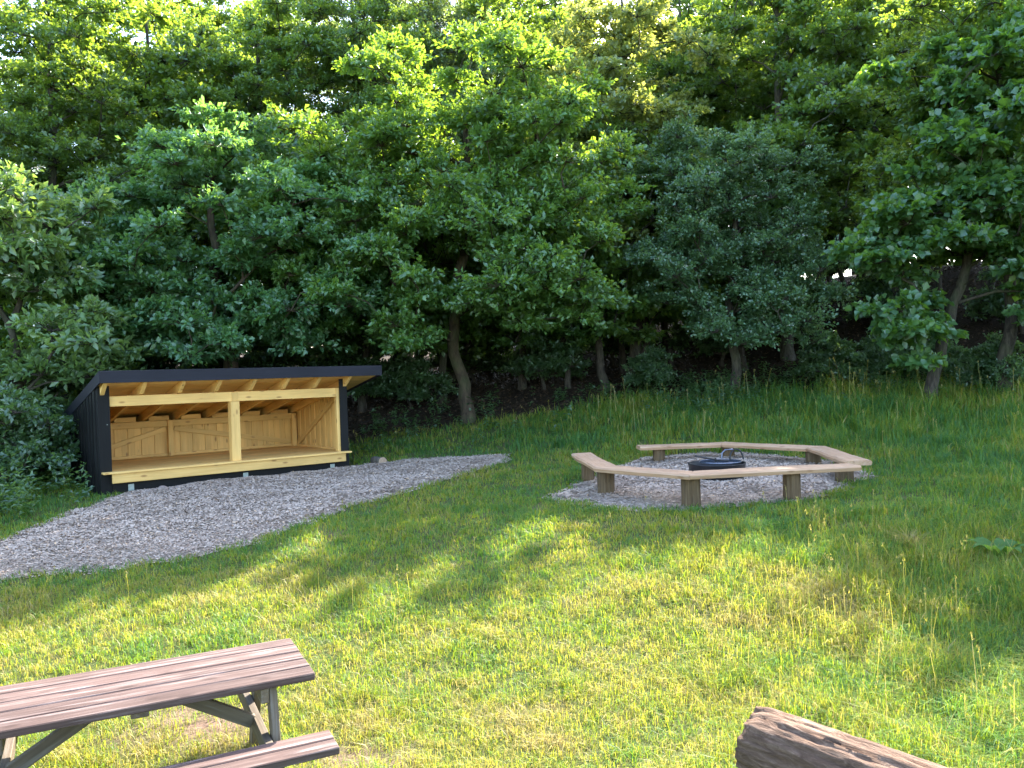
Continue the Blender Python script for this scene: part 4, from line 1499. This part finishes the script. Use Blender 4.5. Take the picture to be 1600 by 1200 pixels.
def build_weeds():
    rng = np.random.default_rng(13)
    x, y = scatter(16000, -14, 16, 10.5, 23, rng)
    e = y - wood_edge(x)
    lx, ly = sh_local(x, y)
    dens = np.exp(-(e / 1.5) ** 2) * (fbm(x * 0.8, y * 0.8, 0, 61) > 0.42) * np.where((x > -3.2) & (x < 3.2), 0.25, 0.8)
    left = (lx < -0.25) & (x < -6.0) & (y > 11.2) & (y < 16)
    dens = np.maximum(dens, 0.75 * left * (fbm(x * 1.3, y * 1.3, 0, 62) > 0.40))
    ok = rng.random(len(x)) < dens
    ok &= ~((lx > -0.2) & (lx < 4.9) & (ly > -0.9) & (ly < 3.2))
    ok &= poly_dist(x, y, PATH) < -0.3
    x, y = x[ok], y[ok]
    n = len(x)
    k = 14
    hgt = rng.uniform(0.2, 0.6, n) * (0.55 + 0.9 * fbm(x * 0.6, y * 0.6, 0, 63))
    i = np.repeat(np.arange(n), k)
    f = rng.uniform(0.15, 1.0, n * k)
    lean = rng.normal(0, 0.12, (n, 2))[i]
    pos = np.stack([x[i] + lean[:, 0] * f + rng.normal(0, 0.03, n * k), y[i] + lean[:, 1] * f + rng.normal(0, 0.03, n * k), terrain(x, y)[i] + hgt[i] * f], 1)
    d = unit(rng, n * k) * np.array([1, 1, 0.35]) + np.array([0, 0, 0.1])
    nm = np.array([0, 0, 0.9]) + unit(rng, n * k) * 0.5
    t = np.clip(0.45 + rng.normal(0, 0.16, n * k) + (rng.normal(0, 0.15, n))[i], 0, 1)
    me = leaves_mesh('undergrowth', pos, d, nm, rng.uniform(0.07, 0.13, n * k), rng.uniform(0.035, 0.06, n * k), t)
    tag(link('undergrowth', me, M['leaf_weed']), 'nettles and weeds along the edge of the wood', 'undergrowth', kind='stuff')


build_weeds()


def blade_mesh(name, x, y, z, h, w, lean, th, tone, bend, rng):
    n = len(x)
    d = np.stack([np.cos(th), np.sin(th), np.zeros(n)], 1)
    s = np.stack([-np.sin(th), np.cos(th), np.zeros(n)], 1)
    tw = rng.uniform(-0.6, 0.6, n)
    s = s * np.cos(tw)[:, None] + d * np.sin(tw)[:, None]
    b = np.stack([x, y, z], 1)
    H = h[:, None]
    L = lean[:, None]
    up = np.array([0, 0, 1.0])
    m = b + up * H * 0.55 + d * H * L * 0.35
    t = b + up * H * (1.0 - bend[:, None] * 0.5) + d * H * (L + bend[:, None] * 0.6)
    W = w[:, None] / 2
    V = np.stack([b - s * W, b + s * W, m - s * W * 0.8, m + s * W * 0.8, t], 1).reshape(-1, 3)
    o = np.arange(n)[:, None] * 5
    F = np.concatenate([o + np.array([[0, 1, 3]]), o + np.array([[0, 3, 2]]), o + np.array([[2, 3, 4]])], 1).reshape(-1, 3)
    return np_mesh(name, V, F, np.repeat(tone, 5))


def open_grass(x, y, rng, edge=0.10):
    lx, ly = sh_local(x, y)
    ok = ~((lx > -0.08) & (lx < 4.4) & (ly > 0.1) & (ly < 2.8))
    dp = poly_dist(x, y, PATH) + (fbm(x * 3, y * 3, 0, 21) - 0.5) * 0.28
    dr = poly_dist(x, y, RING) + (fbm(x * 3, y * 3, 0, 31) - 0.5) * 0.28
    ok &= (np.maximum(dp, dr) < edge * rng.random(len(x)) ** 2)
    ok &= rng.random(len(x)) > bare_mask(x, y) * 0.8
    ok &= rng.random(len(x)) > wood_mask(x, y) * 1.25
    return ok


def grass_height(x, y):
    """lawn kept short near the table, long on the right and on the bank below the wood"""
    p = fbm(x * 0.9, y * 0.9, 0, 71)
    q = fbm(x * 3.2, y * 3.2, 0, 72)
    h = 0.062 + 0.05 * (p - 0.4) + 0.07 * (q - 0.4)
    right = np.clip((x - 0.6) / 3.0, 0, 1) * np.clip((9.8 - y) / 2.0, 0, 1)
    h += 0.13 * right * (0.4 + q)
    bank = np.clip((y - 13.6 - np.where(x < 0, 2.0, 0.0)) / 2.5, 0, 1) * np.clip((x + 2) / 4, 0.25, 1)
    h += 0.30 * bank * (0.1 + q) * (0.5 + p)
    side = np.clip((x - 4.9) / 1.5, 0, 1) * np.clip((y - 6) / 3, 0, 1)
    h += 0.13 * side * (0.4 + q)
    h += 0.12 * np.clip((-6.8 - x) / 1.5, 0, 1)
    return np.maximum(h, 0.035)


def build_grass():
    rng = np.random.default_rng(19)
    bands = [(-2.0, 3.4, 300, 0.008), (3.4, 6.0, 4700, 0.0043), (6.0, 8.5, 3100, 0.0054), (8.5, 11.0, 1800, 0.0080), (11.0, 15.0, 950, 0.0105), (15.0, 21.5, 520, 0.0135)]
    X, Y, Wd = [], [], []
    for y0, y1, den, w in bands:
        ym = (y0 + y1) / 2
        hw = 0.70 * max(y1, 4) + 1.2
        n = int(den * (y1 - y0) * 2 * hw)
        nt = int(n * 0.55 / 11)
        tx, ty = scatter(nt, -hw, hw, y0, y1, rng)
        bx = np.repeat(tx, 11) + rng.normal(0, 0.028 + w * 1.5, nt * 11)
        by = np.repeat(ty, 11) + rng.normal(0, 0.028 + w * 1.5, nt * 11)
        ux, uy = scatter(n - nt * 11, -hw, hw, y0, y1, rng)
        x, y = np.r_[bx, ux], np.r_[by, uy]
        keep = np.abs(x) < 0.66 * np.maximum(y, 3) + 1.4
        x, y = x[keep], y[keep]
        ok = open_grass(x, y, rng)
        x, y = x[ok], y[ok]
        X.append(x)
        Y.append(y)
        Wd.append(np.full(len(x), w))
    x, y, w = map(np.concatenate, (X, Y, Wd))
    n = len(x)
    h = grass_height(x, y) * rng.uniform(0.55, 1.45, n)
    z = terrain(x, y) - 0.006
    p = fbm(x * 0.75, y * 0.75, 0, 81)
    q = fbm(x * 4.5, y * 4.5, 0, 82)
    tone = 0.46 + 0.85 * (p - 0.5) + 0.8 * (q - 0.5) + rng.normal(0, 0.18, n)
    tone += (rng.random(n) < 0.12) * 0.4
    tone -= 0.16 * np.clip((y - 7.8) / 1.5, 0, 1)  # shade painted in: greener, darker blades beyond the sunlit foreground
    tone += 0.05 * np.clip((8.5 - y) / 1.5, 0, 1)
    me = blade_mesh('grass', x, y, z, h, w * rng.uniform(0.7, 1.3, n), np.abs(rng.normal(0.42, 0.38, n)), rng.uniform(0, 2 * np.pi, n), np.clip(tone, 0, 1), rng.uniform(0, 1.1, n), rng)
    tag(link('grass', me, M['grass']), 'green meadow grass covering the clearing', 'grass', kind='stuff')
    # seed stalks
    m = 9000
    x, y = scatter(m, -6, 11, 4.2, 20, rng)
    dens = np.clip((x - 0.2) / 2.5, 0.08, 1) * np.clip((10.0 - y) / 1.5, 0, 1) * 0.30 + np.clip((y - 14) / 2, 0, 1) * 0.13 * (x > 1) + 0.04
    ok = (rng.random(m) < dens * (fbm(x * 0.9, y * 0.9, 0, 91) > 0.42)) & open_grass(x, y, rng) & (np.abs(x) < 0.66 * y + 1)
    x, y = x[ok], y[ok]
    n = len(x)
    z = terrain(x, y)
    h = (grass_height(x, y) * 1.5 + 0.12) * rng.uniform(0.7, 1.25, n)
    th = rng.uniform(0, 2 * np.pi, n)
    lean = np.abs(rng.normal(0.2, 0.18, n))
    wd = 0.0024 + 0.00032 * np.maximum(y - 5, 0)
    parts = []
    hx = x + np.cos(th) * h * lean
    hy = y + np.sin(th) * h * lean
    s = np.stack([-np.sin(th), np.cos(th), np.zeros(n)], 1)
    b = np.stack([x, y, z], 1)
    t = np.stack([hx, hy, z + h], 1)
    mid = (b + t) / 2 - np.stack([np.cos(th), np.sin(th), np.zeros(n)], 1) * (h * lean * 0.2)[:, None]
    W = wd[:, None] / 2
    V = np.stack([b - s * W, b + s * W, mid + s * W, mid - s * W, t + s * W, t - s * W], 1).reshape(-1, 3)
    o = np.arange(n)[:, None] * 6
    F = np.concatenate([o + np.array([[0, 1, 2, 3]]), o + np.array([[3, 2, 4, 5]])], 1).reshape(-1, 4)
    tn = np.repeat(np.clip(rng.normal(0.86, 0.1, n), 0, 1), 6)
    k = 7                                    # grains of each seed head
    gi = np.repeat(np.arange(n), k)
    g = t[gi] + np.stack([rng.normal(0, 0.007, n * k), rng.normal(0, 0.007, n * k), rng.uniform(-0.05, 0.012, n * k)], 1)
    gd = unit(rng, n * k) * 0.5 + np.array([0, 0, 0.9])
    gw = (wd[gi] * 1.6)[:, None]
    gl = rng.uniform(0.010, 0.020, n * k)[:, None]
    gs = unit(rng, n * k)
    GV_ = np.stack([g - gs * gw, g + gd * gl * 0.5 + gs * gw, g + gd * gl * 1.5, g + gd * gl * 0.5 - gs * gw], 1).reshape(-1, 3)
    GF_ = np.arange(n * k * 4).reshape(-1, 4) + len(V)
    me = np_mesh('grass_stalks', np.r_[V, GV_], np.r_[F, GF_], np.r_[tn, np.repeat(np.clip(rng.normal(0.92, 0.08, n * k), 0, 1), 4)])
    tag(link('grass_stalks', me, M['grass']), 'pale seed-bearing grass stalks standing above the meadow', 'grass', kind='stuff')


build_grass()


def build_tuft():
    """dry straw tuft at right and broad-leaved plant near the right edge"""
    rng = np.random.default_rng(23)
    x0, y0 = on_ground(1425, 858)
    n = 260
    th = rng.uniform(0, 2 * np.pi, n)
    r = np.abs(rng.normal(0, 0.07, n))
    x, y = x0 + r * np.cos(th), y0 + r * np.sin(th)
    z = terrain(x, y)
    me = blade_mesh('grass_tuft', x - x0, y - y0, z - tz(x0, y0), rng.uniform(0.1, 0.24, n), np.full(n, 0.007), rng.uniform(0.2, 1.0, n), th + rng.normal(0, 0.4, n), np.clip(rng.normal(0.93, 0.08, n), 0, 1), rng.uniform(0.2, 1, n), rng)
    tag(link('grass_tuft', me, M['grass'], None, (x0, y0, tz(x0, y0))), 'pale dry straw tuft standing out in the shade right of the fire circle', 'grass tuft')
    x0, y0 = on_ground(1562, 880)
    root = empty('dock_plant', (x0, y0, tz(x0, y0)))
    tag(root, 'low broad-leaved dock plant in the grass near the right edge', 'plant')
    for i in range(9):
        a_ = i * 2.4
        L = rng.uniform(0.2, 0.34)
        ns = 7
        V, F = [], []
        for k in range(ns):
            f = k / (ns - 1)
            wv = 0.055 * math.sin(math.pi * min(1, 0.12 + f * 0.88)) ** 0.8 + 0.004
            r_ = L * f
            zz = 0.16 * math.sin(f * 2.2) + 0.02
            c = Vector((math.cos(a_) * r_, math.sin(a_) * r_, zz))
            sd = Vector((-math.sin(a_), math.cos(a_), 0)) * wv
            V += [c - sd + Vector((0, 0, 0.012)), c, c + sd + Vector((0, 0, 0.012))]
        for k in range(ns - 1):
            q = k * 3
            F += [(q, q + 1, q + 4, q + 3), (q + 1, q + 2, q + 5, q + 4)]
        me = np_mesh('leaf', np.array([tuple(v) for v in V]), np.array(F), np.full(len(V), 0.6), True)
        link('leaf', me, M['leaf_dock'], root)


build_tuft()


# ------------------------------------------------------------------ small things round the shelter
def stone(name, label, cat, x, y, r, seed, group=None, mat=None, sc=(1, 1, 0.75), lift=0.0):
    bm = bmesh.new()
    bmesh.ops.create_icosphere(bm, subdivisions=3, radius=1)
    for v in bm.verts:
        p = v.co
        d = 1 + 0.45 * (float(fbm(p.x * 1.1 + seed, p.y * 1.1, p.z * 1.1, seed, 2)) - 0.5) + 0.12 * (float(vnoise(p.x * 4, p.y * 4, p.z * 4, seed)) - 0.5)
        v.co = Vector((p.x * sc[0], p.y * sc[1], p.z * sc[2])) * d * r
    me = bpy.data.meshes.new(name)
    bm.to_mesh(me)
    bm.free()
    for p in me.polygons:
        p.use_smooth = True
    o = link(name, me, mat or M['stone'], None, (x, y, tz(x, y) + r * sc[2] * 0.7 + lift), (0, 0, seed))
    tag(o, label, cat, group)
    return o


def billet(name, label, x, y, L, r, rot, seed, z=None):
    na = 20
    th = np.arange(na) / na * 2 * np.pi
    xs = np.linspace(-L / 2, L / 2, 6)
    TH, XS = np.meshgrid(th, xs)
    rr = r * (1 + 0.18 * (vnoise(np.cos(TH) * 1.6 + seed, np.sin(TH) * 1.6, XS, seed) - 0.5))
    V = np.stack([XS, rr * np.cos(TH), rr * np.sin(TH)], -1).reshape(-1, 3)
    me = bpy.data.meshes.new(name)
    F = [(i * na + j, (i + 1) * na + j, (i + 1) * na + (j + 1) % na, i * na + (j + 1) % na) for i in range(5) for j in range(na)]
    F += [tuple(range(na)), tuple(reversed([5 * na + j for j in range(na)]))]
    me.from_pydata([tuple(v) for v in V], [], F)
    me.materials.append(M['bark_pale'])
    me.materials.append(M['firewood'])
    for k, p in enumerate(me.polygons):
        if k >= len(F) - 2:
            p.material_index = 1
        else:
            p.use_smooth = True
    o = link(name, me, None, None, (x, y, (tz(x, y) if z is None else z) + r * 0.9), (0, 0, rot))
    tag(o, label, 'log')
    return o


bx_, by_ = on_ground(592, 727)
billet('cut_log', 'short pale cut log lying just right of the shelter', bx_, by_, 0.34, 0.085, 2.2, 3)
for i, (px, py, r, lab) in enumerate([(234, 776, 0.055, 'leftmost small stone under the front edge of the shelter'),
                                      (243, 775, 0.05, 'second small stone under the front edge of the shelter'),
                                      (254, 774, 0.075, 'largest stone under the front edge of the shelter'),
                                      (268, 773, 0.05, 'fourth small stone under the front edge of the shelter'),
                                      (278, 771, 0.06, 'rightmost small stone under the front edge of the shelter')]):
    x, y = on_ground(px, py)
    stone('stone', lab, 'stone', x, y, r, 3 + i, 'stones under the shelter', lift=0.05)
